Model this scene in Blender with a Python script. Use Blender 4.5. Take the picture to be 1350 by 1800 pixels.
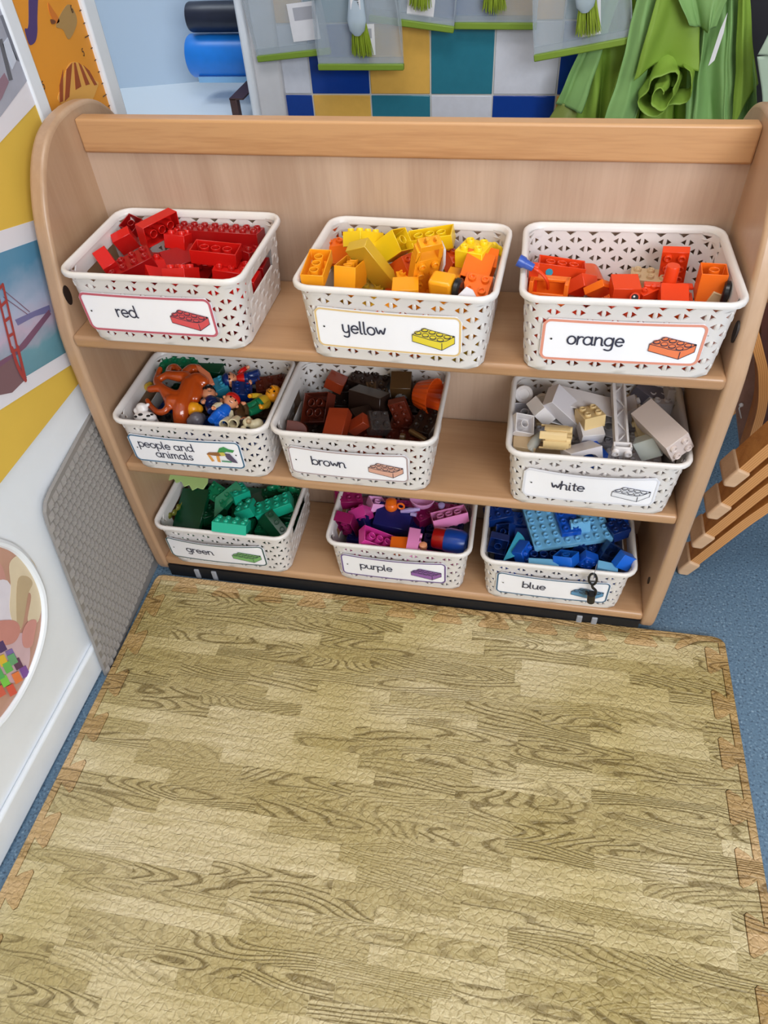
import bpy, bmesh, math, random
from mathutils import Vector, Matrix, Euler
for o in list(bpy.data.objects): bpy.data.objects.remove(o)
SC = bpy.context.scene
COL = SC.collection
PI = math.pi

# ------------------------------------------------------------------ camera
F_PX, CAM = 1258.07, Vector((0.6451, -0.9012, 1.1055))
YAW, PITCH, ROLL = -0.2436, 0.8111, -0.0766
_f = Vector((math.sin(YAW)*math.cos(PITCH), math.cos(YAW)*math.cos(PITCH), -math.sin(PITCH)))
_r = Vector((math.cos(YAW), -math.sin(YAW), 0)); _u = _r.cross(_f)
RX = math.cos(ROLL)*_r + math.sin(ROLL)*_u; UX = -math.sin(ROLL)*_r + math.cos(ROLL)*_u; FX = _f
cam_d = bpy.data.cameras.new('camera'); cam = bpy.data.objects.new('camera', cam_d); COL.objects.link(cam)
cam.matrix_world = Matrix(((RX.x, UX.x, -FX.x, CAM.x), (RX.y, UX.y, -FX.y, CAM.y), (RX.z, UX.z, -FX.z, CAM.z), (0, 0, 0, 1)))
cam_d.sensor_fit = 'VERTICAL'; cam_d.sensor_height = 36; cam_d.lens = F_PX/1800*36
cam_d.clip_start = .02; SC.camera = cam
# ------------------------------------------------------------------ light and exposure
W = bpy.data.worlds.new('world'); SC.world = W; W.use_nodes = True
W.node_tree.nodes['Background'].inputs[0].default_value = (.80, .88, 1.0, 1); W.node_tree.nodes['Background'].inputs[1].default_value = .30
def area(name, loc, target, sx, sy, power, col):
    d = bpy.data.lights.new(name, 'AREA'); d.shape = 'RECTANGLE'; d.size = sx; d.size_y = sy; d.energy = power; d.color = col
    o = bpy.data.objects.new(name, d); COL.objects.link(o); o.location = loc
    o.rotation_euler = (Vector(target)-Vector(loc)).to_track_quat('-Z', 'Y').to_euler(); return o
area('window_light', (1.6, -2.52, 1.6), (.25, -.1, .35), 2.2, 1.5, 116, (.90, .95, 1.0))
area('ceiling_light', (.5, -.55, 2.55), (.5, -.55, 0), 1.0, .7, 17, (1.0, .98, .95))
area('alcove_light', (-.75, 1.0, 1.9), (-.55, 1.3, .6), .5, .5, 9, (.85, .93, 1.0))
SC.view_settings.view_transform = 'Standard'; SC.view_settings.look = 'None'
SC.view_settings.exposure = -0.12; SC.view_settings.gamma = 1.0; SC.view_settings.use_curve_mapping = False

# ------------------------------------------------------------------ helpers
def ray(u, v): return RX*((u-675)/F_PX) + UX*(-(v-900)/F_PX) + FX
def pz(u, v, z): d = ray(u, v); return CAM + d*((z-CAM.z)/d.z)
def py(u, v, y): d = ray(u, v); return CAM + d*((y-CAM.y)/d.y)
def px(u, v, x): d = ray(u, v); return CAM + d*((x-CAM.x)/d.x)
def lin(c): return c/12.92 if c <= .04045 else ((c+.055)/1.055)**2.4
def rgb(r, g, b): return (lin(r/255), lin(g/255), lin(b/255), 1)
MATS = {}
def mat(name, col, rough=.5, spec=.5, alpha=1, trans=0, metal=0, noise=0, nscale=30, bump=0, bscale=200, coat=0, sss=0):
    if name in MATS: return MATS[name]
    m = bpy.data.materials.new(name); m.use_nodes = True; nt = m.node_tree; b = nt.nodes['Principled BSDF']
    b.inputs['Base Color'].default_value = col; b.inputs['Roughness'].default_value = rough
    b.inputs['Specular IOR Level'].default_value = spec; b.inputs['Metallic'].default_value = metal
    b.inputs['Alpha'].default_value = alpha; b.inputs['Transmission Weight'].default_value = trans
    b.inputs['Coat Weight'].default_value = coat
    if sss: b.inputs['Subsurface Weight'].default_value = sss; b.inputs['Subsurface Radius'].default_value = (.004, .003, .002)
    if noise or bump:
        tc = nt.nodes.new('ShaderNodeTexCoord')
    if noise:
        n = nt.nodes.new('ShaderNodeTexNoise'); n.inputs['Scale'].default_value = nscale; n.inputs['Detail'].default_value = 4
        nt.links.new(tc.outputs['Object'], n.inputs['Vector'])
        mr = nt.nodes.new('ShaderNodeMapRange'); mr.inputs['To Min'].default_value = 1-noise; mr.inputs['To Max'].default_value = 1+noise
        nt.links.new(n.outputs['Fac'], mr.inputs['Value'])
        mx = nt.nodes.new('ShaderNodeVectorMath'); mx.operation = 'SCALE'; mx.inputs[0].default_value = col[:3]
        nt.links.new(mr.outputs[0], mx.inputs['Scale']); nt.links.new(mx.outputs[0], b.inputs['Base Color'])
    if bump:
        n2 = nt.nodes.new('ShaderNodeTexNoise'); n2.inputs['Scale'].default_value = bscale
        nt.links.new(tc.outputs['Object'], n2.inputs['Vector'])
        bp = nt.nodes.new('ShaderNodeBump'); bp.inputs['Strength'].default_value = bump; bp.inputs['Distance'].default_value = .002
        nt.links.new(n2.outputs['Fac'], bp.inputs['Height']); nt.links.new(bp.outputs[0], b.inputs['Normal'])
    MATS[name] = m; return m
def wood(name, c1, c2, axis='X', rough=.38, scale=18, fleck=.25):
    if name in MATS: return MATS[name]
    m = bpy.data.materials.new(name); m.use_nodes = True; nt = m.node_tree; b = nt.nodes['Principled BSDF']
    tc = nt.nodes.new('ShaderNodeTexCoord'); mp = nt.nodes.new('ShaderNodeMapping')
    s = {'X': (.06, 1, 1), 'Y': (1, .06, 1), 'Z': (1, 1, .06)}[axis]
    mp.inputs['Scale'].default_value = s; nt.links.new(tc.outputs['Object'], mp.inputs['Vector'])
    n = nt.nodes.new('ShaderNodeTexNoise'); n.inputs['Scale'].default_value = scale; n.inputs['Detail'].default_value = 5; n.inputs['Distortion'].default_value = .6
    nt.links.new(mp.outputs[0], n.inputs['Vector'])
    n2 = nt.nodes.new('ShaderNodeTexNoise'); n2.inputs['Scale'].default_value = scale*14; n2.inputs['Detail'].default_value = 3
    nt.links.new(mp.outputs[0], n2.inputs['Vector'])
    ma = nt.nodes.new('ShaderNodeMath'); ma.operation = 'MULTIPLY_ADD'; ma.inputs[1].default_value = fleck
    nt.links.new(n2.outputs['Fac'], ma.inputs[0]); nt.links.new(n.outputs['Fac'], ma.inputs[2])
    cr = nt.nodes.new('ShaderNodeValToRGB'); cr.color_ramp.elements[0].position = .42; cr.color_ramp.elements[1].position = .80
    cr.color_ramp.elements[0].color = c2; cr.color_ramp.elements[1].color = c1
    nt.links.new(ma.outputs[0], cr.inputs['Fac']); nt.links.new(cr.outputs[0], b.inputs['Base Color'])
    b.inputs['Roughness'].default_value = rough
    MATS[name] = m; return m

class MB:
    def __init__(s): s.v = []; s.f = []; s.m = []; s.mi = 0; s.X = Matrix()
    def add(s, vs, fs):
        o = len(s.v); s.v += [s.X @ Vector(v) for v in vs]
        for f in fs: s.f.append([i+o for i in f]); s.m.append(s.mi)
        return s
    def box(s, x0, x1, y0, y1, z0, z1):
        v = [(x, y, z) for z in (z0, z1) for y in (y0, y1) for x in (x0, x1)]
        return s.add(v, [(0, 2, 3, 1), (4, 5, 7, 6), (0, 1, 5, 4), (2, 6, 7, 3), (0, 4, 6, 2), (1, 3, 7, 5)])
    def prism(s, poly, d0, d1, axis='z'):
        n = len(poly)
        def P(p, d): return {'z': (p[0], p[1], d), 'x': (d, p[0], p[1]), 'y': (p[0], d, p[1])}[axis]
        v = [P(p, d0) for p in poly]+[P(p, d1) for p in poly]
        return s.add(v, [tuple(range(n))[::-1], tuple(range(n, 2*n))]+[(i, (i+1) % n, n+(i+1) % n, n+i) for i in range(n)])
    def tube(s, pts, rads, n=10, caps=True, flat=None):
        pts = [Vector(p) for p in pts]
        if not hasattr(rads, '__len__'): rads = [rads]*len(pts)
        up = None; v = []; fs = []
        for i, p in enumerate(pts):
            t = (pts[min(i+1, len(pts)-1)]-pts[max(i-1, 0)]).normalized()
            if up is None: up = t.orthogonal().normalized()
            up = (up-t*up.dot(t)); up = up.normalized() if up.length > 1e-6 else t.orthogonal().normalized()
            w = t.cross(up)
            for k in range(n):
                a = 2*PI*k/n; v.append(p+(up*math.cos(a)+w*math.sin(a))*rads[i])
        for i in range(len(pts)-1):
            for k in range(n): fs.append((i*n+k, i*n+(k+1) % n, (i+1)*n+(k+1) % n, (i+1)*n+k))
        if caps: fs.append(tuple(range(n))[::-1]); fs.append(tuple((len(pts)-1)*n+k for k in range(n)))
        return s.add(v, fs)
    def lathe(s, prof, n=20, close=False):
        v = []; fs = []; m = len(prof)
        for k in range(n):
            a = 2*PI*k/n
            for r, z in prof: v.append((r*math.cos(a), r*math.sin(a), z))
        for k in range(n):
            for i in range(m-1 if not close else m):
                j = (i+1) % m
                fs.append((k*m+i, ((k+1) % n)*m+i, ((k+1) % n)*m+j, k*m+j))
        if not close:
            if prof[0][0] > 1e-6: fs.append(tuple(k*m for k in range(n))[::-1])
            if prof[-1][0] > 1e-6: fs.append(tuple(k*m+m-1 for k in range(n)))
        return s.add(v, fs)
    def ball(s, c, r, n=14, sc=(1, 1, 1)):
        X = s.X.copy(); s.X = X @ Matrix.Translation(c) @ Matrix.Diagonal((sc[0], sc[1], sc[2], 1))
        s.lathe([(max(r*math.sin(PI*i/8), 0), -r*math.cos(PI*i/8)) for i in range(9)], n); s.X = X; return s
    def build(s, name, mats, parent=None, smooth=35, merge=True):
        me = bpy.data.meshes.new(name); me.from_pydata([tuple(v) for v in s.v], [], s.f)
        if not isinstance(mats, (list, tuple)): mats = [mats]
        for m in mats: me.materials.append(m)
        me.polygons.foreach_set('material_index', s.m)
        bm = bmesh.new(); bm.from_mesh(me)
        if merge: bmesh.ops.remove_doubles(bm, verts=bm.verts, dist=1e-6)
        bmesh.ops.recalc_face_normals(bm, faces=bm.faces); bm.to_mesh(me); bm.free()
        if smooth:
            me.polygons.foreach_set('use_smooth', [True]*len(me.polygons)); me.set_sharp_from_angle(angle=math.radians(smooth))
        o = bpy.data.objects.new(name, me); COL.objects.link(o)
        if parent: o.parent = parent
        return o
def tag(o, label=None, cat=None, group=None, kind=None):
    if label: o['label'] = label
    if cat: o['category'] = cat
    if group: o['group'] = group
    if kind: o['kind'] = kind
    return o
def empty(name, loc, label, cat, group=None, rot=(0, 0, 0), sc=1):
    o = bpy.data.objects.new(name, None); COL.objects.link(o); o.location = loc; o.rotation_euler = rot; o.scale = (sc,)*3
    o.empty_display_size = .02; return tag(o, label, cat, group)
def bevel(o, w, seg=2, ang=40):
    b = o.modifiers.new('bevel', 'BEVEL'); b.width = w; b.segments = seg; b.limit_method = 'ANGLE'; b.angle_limit = math.radians(ang)
    b.harden_normals = False; return o
def remesh(o, vox, sm=4):
    r = o.modifiers.new('remesh', 'REMESH'); r.mode = 'VOXEL'; r.voxel_size = vox; r.use_smooth_shade = True
    k = o.modifiers.new('smooth', 'SMOOTH'); k.iterations = sm; k.factor = .6; return o
def ramp_between(nt, fac, stops):
    cr = nt.nodes.new('ShaderNodeValToRGB'); e = cr.color_ramp.elements
    e[0].position, e[0].color = stops[0]; e[1].position, e[1].color = stops[-1]
    for p, c in stops[1:-1]:
        q = e.new(p); q.color = c
    nt.links.new(fac, cr.inputs['Fac']); return cr.outputs[0]
def catmull(P, n=6, closed=True):
    out = []; m = len(P)
    for i in range(m if closed else m-1):
        p = [Vector(P[(i+k) % m]) if closed else Vector(P[min(max(i+k, 0), m-1)]) for k in (-1, 0, 1, 2)]
        for j in range(n):
            t = j/n
            out.append(.5*((2*p[1])+(-p[0]+p[2])*t+(2*p[0]-5*p[1]+4*p[2]-p[3])*t*t+(-p[0]+3*p[1]-3*p[2]+p[3])*t**3))
    if not closed: out.append(Vector(P[-1]))
    return out

# ------------------------------------------------------------------ stroke lettering
def arc(cx, cy, rx, ry, a0, a1, n=16): return [(cx+rx*math.cos(math.radians(a0+(a1-a0)*i/n)), cy+ry*math.sin(math.radians(a0+(a1-a0)*i/n))) for i in range(n+1)]
_o = lambda cx: arc(cx, .5, .42, .5, 45, 405)
_ar = lambda x0, x1: [(x0, .6), (x0+.1, .85), (x0+.3, 1), (x1-.12, .95), (x1, .72), (x1, .12), (x1+.06, 0), (x1+.15, .03)]
GL = {
 'a': (1.14, [_o(.45), [(.87, 1), (.87, .15), (.93, .01), (1.02, .03)]]), 'b': (1.04, [[(.08, 1.6), (.08, 0)], _o(.5)]),
 'd': (1.14, [_o(.45), [(.87, 1.6), (.87, .15), (.93, .01), (1.02, .03)]]), 'e': (1.0, [[(.08, .52), (.86, .52)]+arc(.46, .5, .4, .5, 5, 318)]),
 'g': (1.08, [_o(.45), [(.87, 1), (.87, -.3), (.78, -.52), (.5, -.63), (.14, -.5)]]), 'h': (1.02, [[(.08, 1.6), (.08, 0)], _ar(.08, .76)]),
 'i': (.42, [[(.1, 1), (.1, .12), (.16, 0), (.26, .03)], [(.1, 1.36), (.1, 1.42)]]), 'l': (.44, [[(.1, 1.6), (.1, .14), (.17, 0), (.28, .03)]]),
 'm': (1.36, [[(.08, 1), (.08, 0)], [(.08, .6), (.18, .9), (.36, 1), (.52, .92), (.57, .7), (.57, 0)], [(.57, .6), (.67, .9), (.85, 1), (1.01, .92), (1.06, .7), (1.06, .12), (1.12, 0), (1.22, .03)]]),
 'n': (1.02, [[(.08, 1), (.08, 0)], _ar(.08, .76)]), 'o': (1.0, [_o(.45)]), 'p': (1.04, [[(.08, 1), (.08, -.6)], _o(.5)]),
 'r': (.66, [[(.08, 1), (.08, 0)], [(.08, .62), (.2, .88), (.42, 1), (.58, .95)]]),
 's': (.78, [[(.6, .88), (.4, 1), (.16, .92), (.11, .73), (.25, .57), (.5, .45), (.62, .26), (.5, .06), (.28, 0), (.06, .1)]]),
 't': (.62, [[(.25, 1.4), (.25, .2), (.33, .02), (.5, .05)], [(.02, 1), (.5, 1)]]),
 'u': (1.04, [[(.08, 1), (.08, .3), (.2, .06), (.42, 0), (.65, .1), (.78, .35)], [(.78, 1), (.78, .12), (.85, 0), (.95, .03)]]),
 'w': (1.14, [[(.03, 1), (.3, 0), (.55, .95), (.8, 0), (1.07, 1)]]),
 'y': (1.0, [[(.08, 1), (.08, .3), (.2, .06), (.42, 0), (.65, .1), (.78, .35)], [(.78, 1), (.78, -.3), (.66, -.55), (.4, -.63), (.14, -.5)]]),
 'B': (1.0, [[(.1, 0), (.1, 1.5), (.5, 1.5), (.72, 1.35), (.72, .95), (.5, .8), (.1, .8)], [(.5, .8), (.8, .62), (.8, .2), (.5, 0), (.1, 0)]]),
 'G': (1.1, [arc(.55, .75, .48, .75, 45, 330)+[(.97, .7), (.6, .7)]]), ' ': (.5, []),
 '5': (.8, [[(.62, 1.5), (.15, 1.5), (.1, .85), (.4, .98), (.66, .75), (.68, .4), (.5, .05), (.25, 0), (.06, .15)]]),
 '6': (.8, [[(.6, 1.4), (.4, 1.5), (.15, 1.1), (.1, .4), (.3, 0), (.6, .1), (.68, .45), (.5, .78), (.15, .6)]]),
 '8': (.8, [arc(.38, 1.12, .26, .36, 0, 360), arc(.38, .4, .32, .4, 0, 360)]),
 '0': (.8, [arc(.38, .75, .32, .75, 0, 360)]), '1': (.5, [[(.05, 1.2), (.3, 1.5), (.3, 0)]]),
}
def text_width(t, xh): return sum(GL[c][0] for c in t)*xh
LIFT = [0]
def lift(): LIFT[0] = (LIFT[0]+1) % 24; return LIFT[0]*1.3e-5
def ribbon(mb, pts, w, S, off):
    # flat ribbon with round ends along 2D points, mapped to a surface by S(u, v, off); corners are rounded first
    off += lift(); pts = [Vector((p[0], p[1])) for p in pts]
    closed = (pts[0]-pts[-1]).length < 1e-7
    if len(pts) > 2 and not closed:
        for _ in range(2):
            q = [pts[0]]
            for a, b in zip(pts[:-1], pts[1:]): q += [a.lerp(b, .25), a.lerp(b, .75)]
            pts = q+[pts[-1]]
    elif len(pts) == 2: pts = [pts[0].lerp(pts[1], k/4) for k in range(5)]
    L = []; R = []; N = len(pts)
    for i, p in enumerate(pts):
        a = pts[(i-1) % (N-1)] if closed else pts[max(i-1, 0)]; b = pts[(i+1) % (N-1)] if closed else pts[min(i+1, N-1)]; t = (b-a); t = t.normalized() if t.length else Vector((1, 0)); n = Vector((-t.y, t.x))*(w/2)
        L.append(p+n); R.append(p-n)
    mb.add([S(q.x, q.y, off) for q in L]+[S(q.x, q.y, off) for q in R], [(i, i+1, N+i+1, N+i) for i in range(N-1)])
    if not closed:
        for p, q in ((pts[0], pts[1]), (pts[-1], pts[-2])):
            t = (p-q).normalized(); n = Vector((-t.y, t.x))
            c = [p+(n*math.cos(a)+t*math.sin(a))*(w/2) for a in [PI*k/6 for k in range(7)]]; mb.add([S(k.x, k.y, off) for k in c], [tuple(range(7))])
def write(mb, t, x, y, xh, w, S, off, narrow=1):
    for c in t:
        adv, st = GL[c]
        for p in st: ribbon(mb, [(x+q[0]*xh*narrow, y+q[1]*xh) for q in p], w, S, off)
        x += adv*xh*narrow
def fillpoly(mb, pts, S, off): off += lift(); mb.add([S(p[0], p[1], off) for p in pts], [tuple(range(len(pts)))])
# ------------------------------------------------------------------ room shell
def vinyl():
    m = bpy.data.materials.new('blue_vinyl'); m.use_nodes = True; nt = m.node_tree; b = nt.nodes['Principled BSDF']
    tc = nt.nodes.new('ShaderNodeTexCoord')
    n = nt.nodes.new('ShaderNodeTexNoise'); n.inputs['Scale'].default_value = 260; n.inputs['Detail'].default_value = 2
    nt.links.new(tc.outputs['Object'], n.inputs['Vector'])
    col = ramp_between(nt, n.outputs['Fac'], [(.30, rgb(52, 70, 92)), (.42, rgb(92, 118, 142)), (.60, rgb(98, 126, 150)), (.72, rgb(144, 168, 188))])
    nt.links.new(col, b.inputs['Base Color']); b.inputs['Roughness'].default_value = .55; return m
M_FLOOR = vinyl()
tag(MB().box(-1.6, 3.3, -2.7, 2.4, -.04, 0).build('floor', M_FLOOR), kind='structure')
M_WHITE = mat('white_paint', rgb(240, 243, 248), .35, noise=.05, nscale=12, bump=.08, bscale=60)
M_TRIM = mat('white_gloss_trim', rgb(234, 238, 244), .25, noise=.06, nscale=25)
XW = -.046
M_CEIL = mat('ceiling_paint', rgb(226, 224, 220), .7)
tag(MB().box(-1.6, 3.3, -2.7, 2.4, 2.6, 2.66).build('ceiling', M_CEIL), kind='structure')
tag(MB().box(3.2, 3.3, -2.7, 2.4, 0, 2.6).build('wall_right', mat('cream_wall', rgb(214, 210, 202), .7)), kind='structure')
tag(MB().box(-.2, 3.3, -2.7, -2.6, 0, 2.6).build('wall_front', mat('cream_wall', rgb(214, 210, 202), .7)), kind='structure')
tag(MB().box(-.2, XW, -2.6, .255, 0, 2.6).build('wall_left', M_WHITE), kind='structure')
o = MB().box(XW, -.036, -2.6, -.30, .003, .064).build('baseboard_left', M_TRIM); bevel(o, .005, 3); tag(o, kind='structure')
o = MB().box(-.2, -.036, .255, .291, 0, 2.6).build('trim_1', M_TRIM); bevel(o, .004); tag(o, kind='structure')
# display board on the left wall
board = empty('display_board', (XW, -.4, .445), 'yellow-backed display board with a white edge on the left wall', 'display board')
board_i = board.matrix_world.inverted
def world_child(o, parent):
    o.parent = parent; o.matrix_parent_inverse = (Matrix.Translation(parent.location) @ parent.rotation_euler.to_matrix().to_4x4() @ Matrix.Diagonal((*parent.scale, 1))).inverted(); return o
o = MB().box(XW+.001, -.042, -1.6, .066, .445, 1.5).build('backing_paper', mat('yellow_paper', rgb(226, 186, 74), .75, noise=.07, nscale=9)); world_child(o, board)
o = MB().box(XW, -.038, .066, .094, .445, 1.5).build('edge_strip', M_TRIM); bevel(o, .003); world_child(o, board)
# white lower panel: raised rim round an oval photograph
def SX(X):
    return lambda y, z, off: (X+off, y, z)
oval = [(-.66, .30), (-.61, .385), (-.50, .43), (-.395, .405), (-.348, .352), (-.333, .292), (-.343, .225), (-.385, .175), (-.456, .150), (-.535, .160), (-.62, .215)]
oval = [(y-.0108, z+.018) for y, z in oval]
OV = catmull(oval, 8)
ph = empty('oval_photo_print', (XW, -.48, .28), 'oval photo of a child in a cream jumper on the white wall', 'photo')
world_child(MB().prism([(p[0], p[1]) for p in OV], XW, XW+.002, 'x').build('photo_background', mat('print_bg', rgb(196, 150, 130), .4, noise=.25, nscale=14)), ph)
m = MB(); m.tube([(XW+.003, p[0], p[1]) for p in OV]+[(XW+.003, OV[0][0], OV[0][1])], .006, 8); world_child(m.build('rim', M_WHITE), ph)
def pxyz(pts, X=XW): return [(px(u, v, X).y, px(u, v, X).z) for u, v in pts]
def printed(name, pts, col, lay, parent, X=XW, smooth=True, noise=.08):
    q = pxyz(pts, X); q = [(p[0], p[1]) for p in catmull(q, 5)] if smooth else q
    o = MB().prism(q, X+.001+lay*.0004, X+.0013+lay*.0004, 'x').build(name, mat('print_%d_%d_%d' % col, rgb(*col), .45, noise=noise, nscale=40)); world_child(o, parent); return o
printed('child_hair', [(-22, 960), (4, 955), (22, 985), (10, 1010), (-25, 1010)], (150, 104, 84), 0, ph)
printed('child_face', [(-30, 975), (-2, 990), (8, 1020), (2, 1040), (-30, 1040)], (206, 150, 140), 2, ph)
printed('pink_sleeve', [(8, 972), (24, 985), (32, 1000), (18, 1000), (10, 990)], (190, 110, 120), 1.5, ph)
printed('white_collar', [(-30, 1040), (10, 1020), (26, 1075), (8, 1100), (-30, 1110)], (230, 222, 232), 3, ph)
printed('cream_jumper', [(14, 990), (34, 974), (54, 985), (66, 1012), (72, 1050), (64, 1092), (46, 1092), (52, 1050), (46, 1042), (36, 1062), (34, 1105), (22, 1100), (14, 1070), (16, 1030)], (226, 208, 178), 4, ph)
printed('sleeve_shadow_side', [(27, 1022), (42, 1012), (54, 1024), (46, 1044), (40, 1080), (34, 1104), (26, 1090)], (196, 172, 138), 5, ph)
printed('hand', [(-20, 1096), (20, 1090), (32, 1106), (22, 1128), (0, 1134), (-20, 1128)], (206, 140, 130), 5.6, ph)
printed('hand', [(46, 1092), (60, 1090), (58, 1110), (52, 1135), (38, 1136), (36, 1112)], (214, 150, 142), 5.9, ph)
printed('trousers', [(-20, 1136), (36, 1112), (50, 1140), (44, 1180), (20, 1200), (-20, 1180)], (214, 180, 186), 3.5, ph)
cubes = [((-2, 1136), (84, 62, 110)), ((14, 1150), (130, 110, 170)), ((26, 1166), (100, 60, 90)), ((38, 1180), (130, 80, 160)), ((-1, 1160), (232, 190, 60)), ((8, 1172), (110, 190, 90)), ((16, 1158), (110, 170, 120)), ((24, 1190), (240, 130, 70)), ((2, 1196), (130, 210, 80)), ((14, 1212), (225, 90, 70)), ((-8, 1184), (90, 180, 100)), ((-6, 1214), (220, 100, 80))]
for k, ((cx, cy), c) in enumerate(cubes):
    printed('toy_cube', [(cx-9, cy-5), (cx+3, cy-11), (cx+11, cy+5), (cx-1, cy+12)], c, 6+.45*k, ph, smooth=False)
# wall posters
def rot_rect(y0, z0, w, h, ang):
    e1 = (math.cos(ang), math.sin(ang)); e2 = (-math.sin(ang), math.cos(ang))
    return lambda a, b: (y0+e1[0]*a+e2[0]*b, z0+e1[1]*a+e2[1]*b)
XP = -.042
M_PAPER = mat('poster_paper', rgb(232, 228, 234), .45)
bp = empty('bridge_poster', (XP, -.25, .52), 'white-bordered poster of a red suspension bridge on the yellow board', 'poster')
T = rot_rect(-.2514, .5241, 1, 1, -.253)
def tpoly(name, pts, X0, m, par, th=.0006):
    o = MB().prism([T(*p) for p in pts], X0, X0+th, 'x').build(name, m); world_child(o, par); return o
tpoly('sheet', [(-.18, 0), (.26, 0), (.26, .212), (-.18, .212)], XP, M_PAPER, bp)
def skymat():
    m = bpy.data.materials.new('bridge_print'); m.use_nodes = True; nt = m.node_tree; b = nt.nodes['Principled BSDF']
    tc = nt.nodes.new('ShaderNodeTexCoord'); sx = nt.nodes.new('ShaderNodeSeparateXYZ'); nt.links.new(tc.outputs['Generated'], sx.inputs[0])
    n = nt.nodes.new('ShaderNodeTexNoise'); n.inputs['Scale'].default_value = 14; nt.links.new(tc.outputs['Generated'], n.inputs['Vector'])
    a = nt.nodes.new('ShaderNodeMath'); a.operation = 'MULTIPLY_ADD'; a.inputs[1].default_value = .12; nt.links.new(n.outputs['Fac'], a.inputs[0])
    # height along the sheet: undo the tilt of the poster
    q = nt.nodes.new('ShaderNodeMath'); q.operation = 'MULTIPLY_ADD'; q.inputs[1].default_value = .40; nt.links.new(sx.outputs['Y'], q.inputs[0]); nt.links.new(sx.outputs['Z'], q.inputs[2])
    nt.links.new(q.outputs[0], a.inputs[2])
    col = ramp_between(nt, a.outputs[0], [(.28, rgb(82, 132, 146)), (.55, rgb(112, 158, 172)), (.66, rgb(196, 176, 196)), (.78, rgb(178, 186, 210)), (1.0, rgb(92, 146, 178))])
    nt.links.new(col, b.inputs['Base Color']); b.inputs['Roughness'].default_value = .4; return m
tpoly('picture', [(-.17, .022), (.25, .022), (.25, .187), (-.17, .187)], XP+.0005, skymat(), bp)
def pr2(name, pts, col, lay, w=None):
    q = pxyz(pts, XP)
    if w:
        m = MB(); ribbon(m, q, w, SX(XP), .0014+lay*.0004); o = m.build(name, mat('print_%d_%d_%d' % col, rgb(*col), .45), merge=False)
    else: o = MB().prism(q, XP+.0010+lay*.0004, XP+.0014+lay*.0004, 'x').build(name, mat('print_%d_%d_%d' % col, rgb(*col), .45))
    world_child(o, bp); return o
pr2('headland', [(25, 562), (60, 546), (85, 536), (88, 548), (60, 556), (30, 572)], (120, 116, 160), 0)
pr2('shore', [(-30, 650), (20, 622), (46, 664), (20, 690), (-30, 700)], (128, 96, 100), 0)
pr2('bridge_deck', [(-30, 654), (20, 622), (34, 606), (84, 544), (88, 552), (44, 610), (30, 622), (-30, 664)], (126, 86, 110), 1)
pr2('bridge_cable', [(2, 508), (50, 548)], (130, 90, 110), 1, .0012); pr2('bridge_cable', [(4, 522), (46, 552)], (130, 90, 110), 1, .0012)
m = MB()
for a, b in (((-8, 512), (18, 618)), ((2, 500), (28, 614))):
    ribbon(m, pxyz([a, b], XP), .0042, SX(XP), .0026)
for k in range(5):
    t = k/4.; ribbon(m, pxyz([(-8+26*t, 512+106*t), (2+26*t, 500+114*t)], XP), .004, SX(XP), .0026)
ribbon(m, pxyz([(18, 612), (30, 650), (42, 668)], XP), .006, SX(XP), .0026); ribbon(m, pxyz([(28, 610), (40, 660)], XP), .006, SX(XP), .0026)
world_child(m.build('bridge_tower', mat('print_bridge_red', rgb(170, 66, 62), .45), merge=False), bp)
m = MB(); TT = lambda a, b, off: (XP+off, *T(a, b)); tw = text_width('Golden Gate Bridge', .0062)*.62
write(m, 'Golden Gate Bridge', .088-tw, .1945, .0062, .0011, TT, .0012, narrow=.62)
world_child(m.build('caption', mat('ink', rgb(70, 62, 72), .5), merge=False), bp)
gp = empty('photo_poster', (XP, -.1, .8), 'grey street-photo poster at the top of the yellow board', 'poster')
q = pxyz([(-120, 358), (0, 250), (72, 172), (20, 0), (-20, -120), (-160, -60)], XP)
world_child(MB().prism(q, XP, XP+.0006, 'x').build('sheet', M_PAPER), gp)
q = pxyz([(-120, 300), (0, 205), (48, 140), (0, 18), (-30, -80), (-160, -30)], XP)
world_child(MB().prism(q, XP+.0005, XP+.001, 'x').build('picture', mat('grey_print', rgb(170, 172, 186), .4, noise=.22, nscale=22)), gp)
for nm, pts, c in (('dark_post', [(-4, 70), (2, 68), (21, 140), (14, 142)], (104, 104, 112)), ('dark_post', [(-2, 28), (3, 26), (33, 108), (27, 106)], (120, 122, 134)), ('pale_panel', [(3, 78), (12, 66), (28, 104), (20, 122)], (206, 212, 226)), ('street_stall', [(-10, 150), (6, 128), (14, 144), (2, 172), (-10, 190)], (150, 120, 134))):
    q = pxyz(pts, XP); world_child(MB().prism(q, XP+.001, XP+.0015, 'x').build(nm, mat('print_%d_%d_%d' % c, rgb(*c), .45)), gp)
# growth chart
XG = -.044
gc = empty('growth_chart', (XG, .175, .6), 'orange height chart with a striped balloon beside the white door trim', 'wall chart')
world_child(MB().box(XW, XG, .094, .2555, .40, 1.5).build('sheet', mat('orange_paper', rgb(232, 152, 46), .6, noise=.05, nscale=10)), gc)
def gpoly(name, pts, c, lay=0, smooth=True):
    q = pxyz(pts, XG); q = [(p[0], p[1]) for p in catmull(q, 5)] if smooth else q
    o = MB().prism(q, XG+lay*.0004, XG+.0006+lay*.0004, 'x').build(name, mat('print_%d_%d_%d' % c, rgb(*c), .5)); world_child(o, gc)
gpoly('purple_arm', [(51, -40), (66, -40), (65, 30), (65, 56), (62, 72), (55, 79), (50, 76), (44, 56), (44, 50), (50, 42)], (82, 62, 116))
gpoly('tan_hat', [(118, 8), (132, 24), (134, 44), (121, 69), (110, 52), (98, 44)], (178, 140, 84))
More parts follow.
